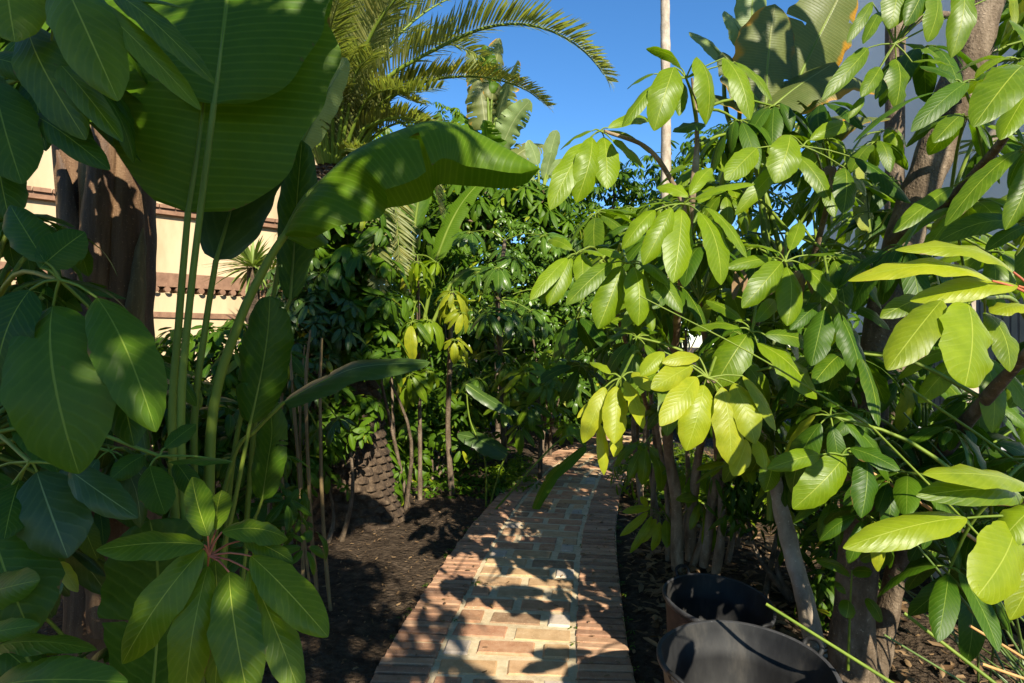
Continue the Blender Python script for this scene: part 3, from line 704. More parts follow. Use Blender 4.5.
hero(LT, (962, 84), [(968, 82, 911, 132, 22), (938, 92, 853, 143, 17, dict(n=(-.2, -.3, .9))), (975, 80, 1000, 70, 16), (955, 80, 920, 66, 16, dict(dy=.1))], 1.9, P(985, 160, 2.0), tint=(.1, .4), mat='umbdark')
hero(LT, (1026, 150), [(1020, 150, 945, 226, 24, dict(n=(-.3, -.5, .8))), (952, 187, 893, 233, 20, dict(yb=.25)), (1030, 160, 1005, 230, 26, dict(tint=.1)), (1018, 142, 975, 120, 18, dict(dy=.1))], 1.6, P(1010, 130, 1.75), tint=(.4, .7))
def keep_lt(px, py, Y):
    if py < 235 and px > 850 and px < 1010 and rng.random() < .75: return False
    return not (py < 210 and 795 < px < 1000 and (px < 940 - py * .1) and rng.random() < .8)
fill(LT, 34, (850, 1070), (-120, 290), (1.9, 3.4), ['dark', 'green', 'green'], [tp[5], tp[6], tp[7], tp[8], P(950, 200, 2.2)], keep=keep_lt, spacing=.2)
shade_crown = MB()
def crown_lobe(mb, c, rad, n, L=.21, **kw):
    for k in range(n):
        d = nz(nr.normal(size=3)); r_ = rng.random() ** .45
        p = np.array(c) + d * r_ * np.array(rad)
        rosette_into(mb, rng.randint(6, 9), L * rng.uniform(.8, 1.15), rng.uniform(.5, 1.0), kw.get('nu', 2), kw.get('nv', 4), M4=frame(d * .5 + np.array([0, 0, .8]), p), stalk=False)
for c, r_, n in SHADE if 'SHADE' in globals() else [((.15, -1.7, 3.6), (.75, 1.0, .75), 165), ((.1, -.9, 3.9), (.45, .5, .5), 40), ((-.5, -2.0, 3.6), (.5, .6, .6), 45), ((.5, -2.15, 2.95), (.42, .4, .42), 12), ((1.08, -1.6, 3.0), (.32, .9, .35), 24), ((2.2, .2, 2.65), (.42, .45, .85), 95), ((.72, -1.25, 3.2), (.33, .65, .33), 42), ((.5, -.75, 3.9), (.25, .4, .25), 10), ((.36, -.1, 4.75), (.42, .4, .6), 62), ((-.05, -.75, 3.75), (.36, .36, .42), 30), ((1.9, 1.0, 5.0), (.7, .7, .4), 40)]:
    crown_lobe(shade_crown, c, r_, n)
shade_crown.build('crown', M['umbdark'], LT)  # added foliage outside the frame, each lobe set where its shade is wanted

# further trunks on the right
def plain_tree(name, label, pts, rad, mat, crown=None, cmat='umbdark', fillkw=None, seg=12, n=None):
    t = thing(name, np.array(pts[0]) * [1, 1, 0], label, 'tree')
    mb = MB(); tube(mb, pts, rad, seg=seg, n=n or len(pts) * 10, lumps=.06); mb.build('trunk', M[mat], t)
    if crown:
        mb = MB()
        for c, r_, k in crown: crown_lobe(mb, c, r_, k)
        mb.build('crown', M[cmat], t)
    return t
T2 = plain_tree('slender_tree', 'straight slim brown trunk rising against the white building', [P(897, 560, 4.3) * [1, 1, 0] + [0, 0, -.02], P(896, 400, 4.3), P(895, 230, 4.3), P(895, 60, 4.3), P(895, -80, 4.3), P(893, -220, 4.3)], [.075, .066, .063, .06, .055, .03], 'bark',
                [(P(893, -200, 4.3), (.6, .6, .45), 26)])
T3 = plain_tree('slender_tree', 'pale smooth trunk forking near the right edge beside the white building', [P(975, 560, 3.7) * [1, 1, 0] + [0, 0, -.02], P(968, 420, 3.7), P(966, 220, 3.7), P(988, 150, 3.65), P(1014, 112, 3.6), P(1060, 20, 3.5)], [.06, .055, .05, .05, .045, .03], 'palebark',
                [(P(1075, 0, 3.5), (.4, .4, .35), 14)])
mb = MB(); tube(mb, [P(966, 215, 3.7), P(984, 150, 3.75), P(992, 60, 3.75), P(990, -60, 3.7)], [.045, .038, .03, .02], seg=10, n=24, lumps=.05); mb.build('branch', M['palebark'], T3)
T4 = plain_tree('young_tree', 'short leaning tree with bare pale trunk behind the rubber tubs', [P(818, 660, 3.05), P(806, 605, 3.1), P(790, 545, 3.15), P(776, 490, 3.2), P(766, 430, 3.25), P(770, 340, 3.2)], [.052, .045, .042, .040, .034, .016], 'palebark')
fill(T4, 9, (735, 830), (330, 470), (2.9, 3.5), ['dark', 'green'], [P(770, 400, 3.2), P(766, 440, 3.25)], spacing=.2)

# ------------------------------------------------------------------ RIGHT foreground umbrella plant
U2 = thing('umbrella_plant', P(878, 690, 2.72) * [1, 1, 0], 'umbrella plant with long yellow leaves on red stalks, at the right edge', 'plant')
sp2 = [P(874, 696, 2.7), P(884, 630, 2.7), P(900, 560, 2.65), P(925, 480, 2.4), P(985, 400, 1.9), P(1060, 320, 1.45)]
mb = MB(); tube(mb, sp2, [.05, .046, .042, .032, .02, .012], seg=14, n=50, lumps=.1); mb.build('stem', M['bark'], U2)
mb = MB(); tube(mb, [P(925, 480, 2.4), P(990, 500, 1.8), P(1050, 500, 1.4)], [.02, .014, .008], seg=8, n=16); mb.build('stem', M['bark'], U2)
hero(U2, (1040, 300), [(1013, 272, 895, 250, 30, dict(n=(.1, -.75, .8), wave=.16, yb=0.0)), (992, 281, 848, 281, 30, dict(n=(.1, -.65, .8), wave=.2)), (1018, 286, 910, 301, 32, dict(n=(.1, -.75, .8), wave=.14)), (1026, 305, 990, 313, 26, dict(n=(0, -.3, 1))), (1034, 205, 1016, 256, 22, dict(yel=.4))],
     1.3, P(1060, 320, 1.45), tint=(.7, 1), yel=.55, stalkmat='redstalk', jit=.1, dy=(-.02, .06))
hero(U2, (985, 298), [(968, 304, 965, 386, 72, dict(n=(.3, -.8, .5), k='round', th=.45)), (942, 300, 887, 370, 42, dict(tint=.1, n=(-.2, -.7, .5))), (925, 300, 880, 318, 24, dict(yb=.1, tint=.2)), (985, 312, 1010, 372, 34, dict(yb=.08, tint=.3))], 1.3, P(1040, 345, 1.55), tint=(.75, .95), jit=.08, yel=.2)
hero(U2, (1035, 520), [(967, 518, 843, 548, 38, dict(n=(.15, -.6, .8), wave=.14, yb=.03)), (1014, 528, 977, 596, 58, dict(n=(.25, -.8, .5), k='round')), (1036, 505, 996, 546, 36, dict(n=(.1, -.5, .8))), (1032, 487, 923, 474, 36, dict(n=(0, -.55, .85), th=.3)), (1022, 497, 916, 496, 34, dict(yb=.07, tint=.2)), (1040, 540, 1010, 620, 40, dict(yb=.08, tint=.3))],
     1.15, P(1050, 500, 1.4), tint=(.8, 1), jit=.08, yel=.22)
hero(U2, (842, 455), [(820, 455, 767, 469, 21, dict(tint=.7)), (845, 455, 793, 509, 37, dict(tint=.55)), (866, 458, 861, 518, 29, dict(tint=.1, m='umbdark')), (772, 456, 765, 492, 23, dict(tint=.2, yb=.15)), (850, 448, 900, 470, 24, dict(tint=.1, m='umbdark'))], 1.85, P(925, 480, 2.4), jit=.12)
fill(U2, 14, (830, 960), (400, 530), (1.9, 2.4), ['dark'], [sp2[2], sp2[3]], scale=(.6, .95), spacing=.12)
fill(U2, 46, (815, 1080), (330, 600), (1.9, 3.2), ['dark', 'dark', 'dark', 'green'], [sp2[2], sp2[3], sp2[4], P(990, 500, 1.8)], keep=lambda px, py, Y: not (px < 930 and py > 475) and not (py > 540 and rng.random() < .6), spacing=.2)
SH = thing('seedling', P(855, 655, 2.75) * [1, 1, 0], 'small seedling with round leaves at the foot of the leaning trunk', 'seedling')
mb = MB(); tube(mb, [P(848, 670, 2.4), P(850, 610, 2.4), P(852, 570, 2.4)], [.006, .004, .003], seg=6, n=8); mb.build('stem', M['petiole'], SH)
mb = MB()
for bx, by, tx, ty, W in ((850, 575, 816, 560, 15), (852, 572, 872, 572, 16), (848, 600, 846, 618, 18), (866, 598, 882, 622, 17), (845, 590, 835, 586, 14), (860, 560, 880, 552, 14)):
    leaf(mb, P(bx, by, 2.4), P(tx, ty, 2.36), [.2, -.6, .7], W * 2.4 / F, kind='round', nv=10, nu=6, tint=rng.uniform(.2, .7))
mb.build('foliage', M['umb'], SH)

# cut stalks of the clumping sedge that crosses the right side
SD = thing('sedge', (2.1, 2.2, 0), 'clump of long straight green stalks crossing the lower right corner, some cut short', 'plant')
def stalk(a, b, r0, r1, m='petiole', cm='cut'):
    mb = MB(); mid_ = (a + b) / 2 + np.array([0, 0, .015]); tube(mb, [a, mid_, b], [r0, r1], seg=8, n=12, capmat=1); mb.build('stalk', [M[m], M[cm]], SD)
root = np.array([1.75, 1.55, 0.12])
stalk(root, P(766, 604, 2.1), .0062, .0055)
stalk(np.array([1.75, 1.6, .2]), P(904, 613, 1.9), .006, .0052)
stalk(np.array([1.9, 2.0, .9]), P(903, 384, 1.9), .005, .0045)
stalk(np.array([1.62, 1.9, .75]), P(858, 464, 2.0), .006, .0055, 'tan', 'tan')
stalk(P(872, 427, 1.7), P(640, 296, 1.7), .0030, .0016, 'petiole', 'petiole')
stalk(np.array([1.8, 1.9, .5]), P(872, 427, 1.7), .0038, .0030, 'petiole', 'petiole')
stalk(np.array([1.7, 1.7, .45]), P(982, 664, 1.7), .004, .004, 'tan')
stalk(np.array([1.75, 1.9, .4]), P(970, 626, 1.9), .004, .004, 'tan')
stalk(np.array([1.55, 2.0, .6]), P(824, 450, 2.1), .0045, .004)
for k in range(28):
    a = np.array([1.9 + rng.uniform(-.15, .2), 2.1 + rng.uniform(-.4, .4), rng.uniform(.0, .3)])
    px, py = rng.uniform(880, 1010), rng.uniform(380, 640)
    b = P(px, py, rng.uniform(1.9, 2.9))
    stalk(a, b, .0045, .003, 'darkstalk', 'darkstalk')

# ------------------------------------------------------------------ tubs
def tub(name, label, c, r, h, tilt, inner, lug_ang, outer='tub'):
    t = thing(name, (c[0], c[1], 0.0), label, 'tub')
    ang = np.linspace(0, 2 * np.pi, 72, endpoint=False)
    prof_o = [(r * .70, 0.0), (r * .76, .015), (r * .86, h * .5), (r * .965, h - .035), (r * 1.0, h - .030), (r * 1.035, h - .018), (r * 1.04, h - .006), (r * 1.02, h), (r * .985, h - .004)]
    prof_i = [(r * .985, h - .004), (r * .955, h - .03), (r * .925, h * .80), (r * .895, h * .785), (r * .885, h * .70), (r * .80, h * .42), (r * .785, h * .41), (r * .74, .04), (r * .68, .025), (r * .35, .022), (.002, .022)]
    tm = np.array(Matrix.Rotation(tilt[1], 3, 'Y') @ Matrix.Rotation(tilt[0], 3, 'X'))
    def lathe(pr):
        mb = MB(); v = []
        for rr, z in pr:
            wob = 1 + .012 * np.sin(2 * ang + 1) + .006 * np.sin(5 * ang)
            v.append(np.stack([np.cos(ang) * rr * wob, np.sin(ang) * rr * wob, np.full(72, z) + .004 * np.sin(2 * ang) * (z / h)], -1))
        v = np.concatenate(v) @ tm.T + np.array([c[0], c[1], .02])
        i = np.arange(len(pr) - 1)[:, None]; j = np.arange(72)[None]; j2 = (j + 1) % 72
        mb.add(v, np.stack([i * 72 + j, i * 72 + j2, (i + 1) * 72 + j2, (i + 1) * 72 + j], -1).reshape(-1, 4)); return mb
    lathe(prof_o[:4]).build('body', M[outer], t); lathe(prof_o[3:]).build('rim', M['rim'], t)
    lathe(prof_i).build('lining', M[inner], t)
    for a in lug_ang:
        mb = MB(); ca, sa = math.cos(a), math.sin(a)
        tdir = np.array([-sa, ca, 0.])
        rim = np.array([ca * r * 1.03, sa * r * 1.03, h - .01])
        pts = [rim - tdir * .034, rim - tdir * .032 + np.array([ca * .015, sa * .015, .026]), rim + np.array([ca * .024, sa * .024, .036]), rim + tdir * .032 + np.array([ca * .015, sa * .015, .026]), rim + tdir * .034]
        tube(mb, [tm @ p + np.array([c[0], c[1], .02]) for p in pts], [.009, .008, .007, .008, .009], seg=8, n=24)
        mb.build('handle', M['tubdust'], t)
    return t
tub('garden_tub', 'smaller black rubber tub with brownish outside, behind the other tub', (.862, 2.76), .226, .385, (R(7), R(5)), 'tubdust', (2.0, 5.2), 'tubred')
tub('garden_tub', 'large black rubber tub in front of the smaller tub, cut by the bottom edge', (.755, 2.10), .278, .43, (R(4), R(3)), 'tubdust', (3.6, 0.4))

# ------------------------------------------------------------------ far right strelitzia with yellowing leaves
def strel(parent, spec, mat, stalkmat='petiole', yb=None):
    """spec: (stalk pixel points, blade pixel points, width px, depth, options)"""
    for sk, bl, W, Y, o in spec:
        dys = o.get('ys', [0] * len(sk)); dyb = o.get('yb', [0] * len(bl))
        sp = [P(x, y, Y + d) for (x, y), d in zip(sk, dys)]; bp = [P(x, y, Y + d) for (x, y), d in zip(bl, dyb)]
        r0 = o.get('r', .017)
        mb = MB(); tube(mb, sp + bp[:1], [r0, r0 * .8, r0 * .62], seg=10, n=30) if sk else None
        mid_ = spline(bp, 40)
        off = np.array(o.get('n', (0, -.8, .6)), float)
        tube(mb, [mid_[k] - nz(off) * .004 for k in (0, 10, 20, 30, 39)], [r0 * .62, r0 * .42, r0 * .25, .0015], seg=8, n=26, cap=False)
        lf = mb.build('leaf_stalk', M[stalkmat], parent)
        b = MB()
        blade(b, mid_, off, W * Y / F, kind=o.get('k', 'banana'), theta=o.get('th', .5), thetaR=o.get('thR'), fold=o.get('fold', 0.), wave=o.get('wave', .05), nu=18, tint=o.get('tint', rng.uniform(.3, .7)), yel=o.get('yel', 0.), freq=o.get('freq', 2.5), twist=o.get('twist', 0.), tears=o.get('tears', 2))
        k = b.build('leaf', M[o.get('m', mat)]); k.parent = lf

S2 = thing('banana_plant', (1.35, 3.3, 0), 'broad-leaved banana plant with brown-edged leaves high up behind the umbrella tree', 'plant')
bk = [(770, 520), (772, 330), (762, 190)]
strel(S2, [
    (bk + [(764, 140)], [(766, 108), (768, 60), (775, 4)], 72, 3.3, dict(n=(.1, -.9, .3), m='oldbanana', th=.5)),
    (bk + [(775, 140)], [(797, 82), (822, 30), (850, -25)], 78, 3.35, dict(n=(.3, -.8, .3), m='oldbanana', th=.4, tint=.2)),
    (bk + [(748, 145)], [(757, 100), (742, 78), (722, 52)], 50, 3.3, dict(n=(.1, -.7, .6), m='oldbanana', tint=.1)),
    (bk + [(768, 138)], [(766, 112), (795, 88), (835, 62)], 56, 3.25, dict(n=(0, -.6, .8), m='oldbanana', tint=.1)),
    (bk + [(780, 140)], [(790, 126), (825, 118), (866, 126)], 36, 3.25, dict(n=(0, -.4, .9), m='oldbanana', tint=.1)),
    (bk + [(780, 145)], [(790, 134), (822, 120), (858, 112)], 32, 3.2, dict(n=(0, -.4, .9), m='oldbanana', tint=.2)),
    (bk + [(740, 130)], [(746, 50), (738, 28), (724, 11)], 27, 3.4, dict(n=(.2, -.8, .5), m='palebanana', ys=[0, 0, 0, .0])),
    (bk + [(728, 118)], [(724, 60), (708, 42), (689, 32)], 24, 3.4, dict(n=(.2, -.8, .6), m='palebanana')),
    (bk + [(756, 130)], [(756, 40), (752, 10), (758, -40)], 34, 3.45, dict(n=(.1, -.8, .4), m='palebanana')),
    (bk + [(800, 300), (850, 260)], [(870, 232), (867, 195), (862, 158)], 44, 3.3, dict(n=(.5, -.75, .3), m='palebanana', yel=.5)),
    (bk + [(785, 150)], [(790, 110), (815, 88), (850, 78), (880, 92)], 46, 3.3, dict(n=(.1, -.7, .7), m='oldbanana', tint=.2)),
    (bk + [(750, 135)], [(752, 112), (735, 102), (712, 96), (694, 108)], 30, 3.35, dict(n=(0, -.6, .8), m='oldbanana', tint=.3)),
    (bk + [(790, 180)], [(815, 150), (850, 120), (890, 118)], 30, 3.4, dict(n=(0, -.5, .9), m='oldbanana', tint=.3)),
], 'oldbanana')

# ------------------------------------------------------------------ LEFT: giant strelitzia with trunk
S1 = thing('giant_bird_of_paradise', (-1.1, 2.0, 0), 'giant strelitzia with huge dark paddle leaves on tall green stalks, left of the path', 'plant')
strel(S1, [
    ([(196, 830), (180, 600), (172, 430), (179, 320)], [(188, 212), (203, 110), (214, 0), (226, -150)], 250, 1.75, dict(n=(.12, -.95, -.25), th=.45, thR=.3, r=.014, wave=.03, k='round', tint=.35, tears=0, yb=[0, .02, .1, .25])),
    ([(198, 830), (190, 600), (181, 430), (190, 300)], [(214, 104), (222, 40), (232, -50), (245, -200)], 235, 1.68, dict(n=(-.1, -.95, -.2), th=.3, thR=.5, r=.013, wave=.03, k='round', tint=.2, tears=0, yb=[0, .02, .1, .25])),
    ([(205, 830), (198, 600), (194, 430), (205, 330)], [(216, 260), (232, 205), (245, 150), (256, 90)], 82, 2.0, dict(n=(.1, -.95, .2), th=.35, r=.014, tint=.2, m='blue', k='round', yb=[0, .04, .1, .2])),
    ([(215, 830), (210, 600), (212, 420), (238, 325), (266, 265)], [(284, 236), (306, 198), (345, 160), (425, 127), (482, 138), (540, 168)], 200, 1.9, dict(n=(.05, .12, 1), th=1.0, thR=1.75, r=.018, wave=.05, tint=.8, yb=[0, .03, .1, .15, .18, .15], k='banana')),
    ([(215, 800), (222, 600), (240, 420)], [(290, 300), (294, 250), (297, 200), (302, 140)], 40, 2.35, dict(n=(.1, -.95, .2), th=.5, r=.012, tint=.1, m='umbdark', k='round')),
    ([(200, 800), (215, 600), (235, 500)], [(250, 424), (262, 370), (268, 330), (270, 296)], 56, 2.05, dict(n=(.25, -.9, .1), th=.9, r=.010, tint=.1, k='round', m='umbdark')),
    ([(190, 800), (205, 600), (232, 462), (256, 430)], [(284, 402), (318, 384), (360, 367), (430, 362)], 42, 2.1, dict(n=(-.1, -.55, .85), th=.5, r=.010, tint=.3, m='blue')),
    ([(235, 700), (255, 420), (285, 230)], [(298, 150), (314, 118), (330, 86), (347, 58)], 34, 2.7, dict(n=(.5, -.75, .3), th=.3, r=.013, tint=.9, m='palebanana')),
    ([(180, 800), (160, 760)], [(152, 700), (158, 620), (157, 560), (150, 520)], 115, 1.6, dict(n=(.15, -.85, .35), th=.3, r=.010, tint=.0, m='umbdark', k='round')),
    ([(230, 760), (245, 560)], [(262, 500), (268, 460), (272, 430), (268, 395)], 34, 2.3, dict(n=(.1, -.9, .3), th=.5, r=.008, tint=.1, m='umbdark')),
], 'banana')
tk = MB()
tube(tk, [P(98, 760, 2.5) * [1, 1, 0], P(97, 500, 2.5), P(95, 330, 2.5), P(95, 200, 2.5), P(92, 60, 2.5), P(90, -60, 2.5)], [.125, .115, .10, .095, .08, .06], seg=24, n=60, lumps=.07)
trk = tk.build('trunk', M['sheath'], S1)
for b0, t0, w_, nx_, mt, dY in (((78, 520), (42, 10), 78, -.5, 'sheath', 2.40), ((118, 470), (146, 140), 64, .55, 'sheath2', 2.38), ((96, 440), (92, 60), 84, .05, 'sheath3', 2.32), ((66, 380), (56, 150), 46, -.55, 'sheath2', 2.30),
                                ((124, 400), (120, 30), 44, .35, 'sheath', 2.28), ((110, 640), (80, 280), 100, 0., 'sheath', 2.27), ((84, 330), (110, 20), 40, .1, 'sheath2', 2.24), ((132, 360), (143, 228), 22, .6, 'sheath3', 2.27)):
    mb = MB(); q = [P(b0[0], b0[1], dY), P(b0[0] * .6 + t0[0] * .4, (b0[1] + t0[1]) / 2, dY - .02), P(t0[0], t0[1], dY + .02)]
    blade(mb, spline(q, 30), [nx_, -1, .1], w_ * 2.35 / F * 1.22, kind='sheath', theta=1.35, nu=14, wave=.10, freq=2.2, wfun=lambda v: np.interp(v, [0, .15, .5, .85, 1], [.9, 1, .8, .5, .08]))
    mb.build('sheath', M[mt], S1)

# ------------------------------------------------------------------ LEFT: foreground plants
L1 = thing('umbrella_plant', P(30, 800, 1.5) * [1, 1, 0], 'umbrella plant with very large dark leaves filling the left edge', 'plant')
l1s = [np.array([-1.5, 1.5, 0]), P(-60, 560, 1.5), P(-20, 330, 1.45), P(-30, 100, 1.4), P(0, -60, 1.4), P(30, -170, 1.4)]
mb = MB(); tube(mb, l1s, [.035, .03, .026, .022, .018, .01], seg=12, n=50, lumps=.08); mb.build('stem', M['bark'], L1)
NL = (.25, -.75, .55)
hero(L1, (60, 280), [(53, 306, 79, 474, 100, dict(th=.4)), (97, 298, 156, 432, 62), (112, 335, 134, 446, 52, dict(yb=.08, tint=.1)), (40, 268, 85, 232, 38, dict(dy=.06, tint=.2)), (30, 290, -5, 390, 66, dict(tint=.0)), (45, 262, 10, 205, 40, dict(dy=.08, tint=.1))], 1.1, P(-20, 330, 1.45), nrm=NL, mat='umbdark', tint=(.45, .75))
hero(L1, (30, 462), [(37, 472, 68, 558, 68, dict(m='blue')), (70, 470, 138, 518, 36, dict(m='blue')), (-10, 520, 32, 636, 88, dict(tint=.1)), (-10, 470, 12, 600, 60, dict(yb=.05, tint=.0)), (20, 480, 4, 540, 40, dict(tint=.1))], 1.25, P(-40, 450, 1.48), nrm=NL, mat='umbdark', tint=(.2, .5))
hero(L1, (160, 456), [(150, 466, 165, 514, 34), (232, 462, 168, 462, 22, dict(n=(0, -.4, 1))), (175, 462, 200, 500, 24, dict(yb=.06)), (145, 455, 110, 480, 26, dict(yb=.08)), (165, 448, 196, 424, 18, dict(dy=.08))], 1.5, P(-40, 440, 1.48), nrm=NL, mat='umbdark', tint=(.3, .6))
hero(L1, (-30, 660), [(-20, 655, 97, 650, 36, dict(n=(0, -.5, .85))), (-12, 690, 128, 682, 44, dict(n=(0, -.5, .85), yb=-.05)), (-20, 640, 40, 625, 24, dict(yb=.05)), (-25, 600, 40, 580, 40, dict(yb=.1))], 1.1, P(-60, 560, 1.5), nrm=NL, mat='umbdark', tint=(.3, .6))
hero(L1, (48, 570), [(52, 560, 52, 592, 20, dict(yel=.6)), (60, 562, 78, 592, 14, dict(yel=.7))], 1.45, P(-60, 560, 1.5), nrm=NL, tint=(.5, .7))
hero(L1, (60, -30), [(62, -22, 118, 101, 66), (84, -5, 201, 110, 28), (110, -8, 215, 84, 26), (5, -35, 15, 42, 66, dict(tint=.7)), (28, 25, 86, 140, 52, dict(yb=.06, tint=.1)), (50, 54, 123, 142, 30, dict(yb=.03, tint=.2)), (118, 2, 184, 8, 20, dict(n=(0, -.5, .8)))], 1.2, P(0, -60, 1.4), nrm=(.2, -.85, .35), mat='umb', tint=(.15, .5))
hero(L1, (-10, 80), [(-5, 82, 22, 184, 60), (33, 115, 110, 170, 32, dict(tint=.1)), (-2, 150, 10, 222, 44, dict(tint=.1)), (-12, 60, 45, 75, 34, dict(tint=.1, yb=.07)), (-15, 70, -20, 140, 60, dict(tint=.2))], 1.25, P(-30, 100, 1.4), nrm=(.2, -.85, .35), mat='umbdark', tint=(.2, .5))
fill(L1, 16, (-140, 130), (480, 720), (1.55, 2.3), ['dark', 'blue'], [l1s[1], l1s[2], P(-40, 450, 1.48)], spacing=.17)
fill(L1, 14, (-160, 5), (-20, 440), (1.5, 2.3), ['dark'], [l1s[2], l1s[3]], spacing=.16)
fill(L1, 9, (10, 80), (-30, 95), (1.5, 2.0), ['dark'], [l1s[4], l1s[3]], spacing=.12)
fill(L1, 7, (70, 175), (335, 470), (1.75, 2.1), ['dark'], [P(-40, 450, 1.48)], scale=(.6, .85), spacing=.12)
fill(L1, 9, (0, 62), (215, 300), (1.5, 2.0), ['dark'], [l1s[2], l1s[3]], scale=(.6, .9), spacing=.1)
fill(L1, 12, (-20, 110), (350, 500), (1.5, 2.3), ['dark', 'blue'], [l1s[2], P(-40, 450, 1.48)], spacing=.14)

L2 = thing('umbrella_plant', P(225, 800, 1.45) * [1, 1, 0], 'young umbrella plant with one whorl of long drooping leaves, in the bottom left corner', 'plant')
mb = MB(); tube(mb, [P(240, 830, 1.55) * [1, 1, 0], P(235, 700, 1.5), P(222, 600, 1.4), P(214, 556, 1.25)], [.014, .012, .009, .005], seg=8, n=24); mb.build('stem', M['darkstalk'], L2)
hero(L2, (209, 556), [(204, 545, 96, 550, 37, dict(n=(0, -.55, .85))), (203, 549, 122, 664, 46), (208, 566, 184, 705, 42), (229, 572, 250, 705, 50), (249, 570, 302, 700, 38), (251, 556, 328, 637, 44, dict(n=(.35, -.6, .7))), (222, 532, 288, 539, 34, dict(n=(0, -.6, .8), dy=.08)),
     (208, 536, 192, 477, 30, dict(n=(.2, -.9, .2), dy=.1)), (244, 540, 293, 562, 24, dict(yb=.06, tint=.1)), (216, 530, 222, 490, 26, dict(yb=.05, dy=.1, tint=.1)), (215, 560, 215, 690, 40, dict(yb=.05, tint=.2))],
     1.2, P(214, 556, 1.25), nrm=(.15, -.65, .75), mat='umb', tint=(.2, .55), stalkmat='redstalk', sr=.003)

# dark understorey shrubs on the left
def shrub(name, label, base, lobes, mat, L, n_r=(5, 8), stem=True, group=None, pet=.18, Wr=.4, kind='umb', droop=(.3, 1.0), nu=2, nv=5, yel=0.):
    t = thing(name, base, label, 'shrub', group)
    mb = MB(); st = MB()
    for c, rad, n in lobes:
        c = np.array(c, float)
        if stem: tube(st, [np.array(base) + nr.normal(size=3) * [.06, .06, 0], (np.array(base) + c) / 2 + nr.normal(size=3) * .08, c + [0, 0, rad[2] * .4]], [.022, .014, .005], seg=6, n=10)
        for k in range(n):
            d = nz(nr.normal(size=3)); d[2] = d[2] if d[2] > -.5 else -d[2]
            p = c + d * rng.random() ** .35 * np.array(rad)
            if p[2] < .03: continue
            rosette_into(mb, rng.randint(*n_r), L * rng.uniform(.7, 1.2), rng.uniform(*droop), nu, nv, Wr=Wr, M4=frame(d * .6 + np.array([0.05, -.2, .7]), p), stalk=False, pet=pet, kind=kind, yel=yel)
    mb.build('foliage', M[mat], t)
    if stem: st.build('stem', M['bark'], t)
    return t
def px3(x, y, Y): return P(x, y, Y)
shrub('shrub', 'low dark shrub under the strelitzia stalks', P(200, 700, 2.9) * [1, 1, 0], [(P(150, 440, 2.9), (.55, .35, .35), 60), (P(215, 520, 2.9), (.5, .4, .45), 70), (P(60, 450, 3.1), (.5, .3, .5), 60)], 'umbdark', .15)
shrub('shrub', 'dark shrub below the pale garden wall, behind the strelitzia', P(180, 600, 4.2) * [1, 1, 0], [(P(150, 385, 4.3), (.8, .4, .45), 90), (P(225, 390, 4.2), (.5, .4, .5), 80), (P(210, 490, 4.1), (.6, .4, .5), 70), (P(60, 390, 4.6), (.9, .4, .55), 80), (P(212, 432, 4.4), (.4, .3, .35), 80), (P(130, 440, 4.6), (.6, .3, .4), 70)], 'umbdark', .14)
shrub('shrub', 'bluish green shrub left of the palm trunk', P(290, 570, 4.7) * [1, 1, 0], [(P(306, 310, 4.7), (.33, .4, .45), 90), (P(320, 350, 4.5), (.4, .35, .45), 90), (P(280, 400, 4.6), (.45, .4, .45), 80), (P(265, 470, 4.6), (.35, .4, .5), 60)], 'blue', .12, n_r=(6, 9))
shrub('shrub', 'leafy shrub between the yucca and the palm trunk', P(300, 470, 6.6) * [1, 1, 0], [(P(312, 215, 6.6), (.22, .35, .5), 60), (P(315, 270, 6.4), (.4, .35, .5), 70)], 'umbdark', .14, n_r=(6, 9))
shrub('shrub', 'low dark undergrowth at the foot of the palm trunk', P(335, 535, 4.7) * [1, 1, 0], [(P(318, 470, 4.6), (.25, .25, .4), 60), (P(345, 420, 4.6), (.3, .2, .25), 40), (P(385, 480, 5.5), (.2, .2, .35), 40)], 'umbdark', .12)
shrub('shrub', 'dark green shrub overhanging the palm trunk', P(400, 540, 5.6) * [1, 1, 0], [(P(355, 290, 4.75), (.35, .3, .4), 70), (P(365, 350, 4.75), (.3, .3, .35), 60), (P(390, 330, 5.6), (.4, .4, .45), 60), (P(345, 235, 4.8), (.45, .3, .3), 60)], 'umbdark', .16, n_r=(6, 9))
shrub('shrub', 'shaded shrub at the back of the bare soil bed', P(440, 500, 6.8) * [1, 1, 0], [(P(440, 430, 6.9), (.6, .4, .5), 90), (P(400, 410, 6.9), (.5, .4, .6), 80), (P(475, 420, 7.3), (.5, .4, .5), 80), (P(390, 470, 6.8), (.5, .3, .3), 40)], 'umbdark', .16)

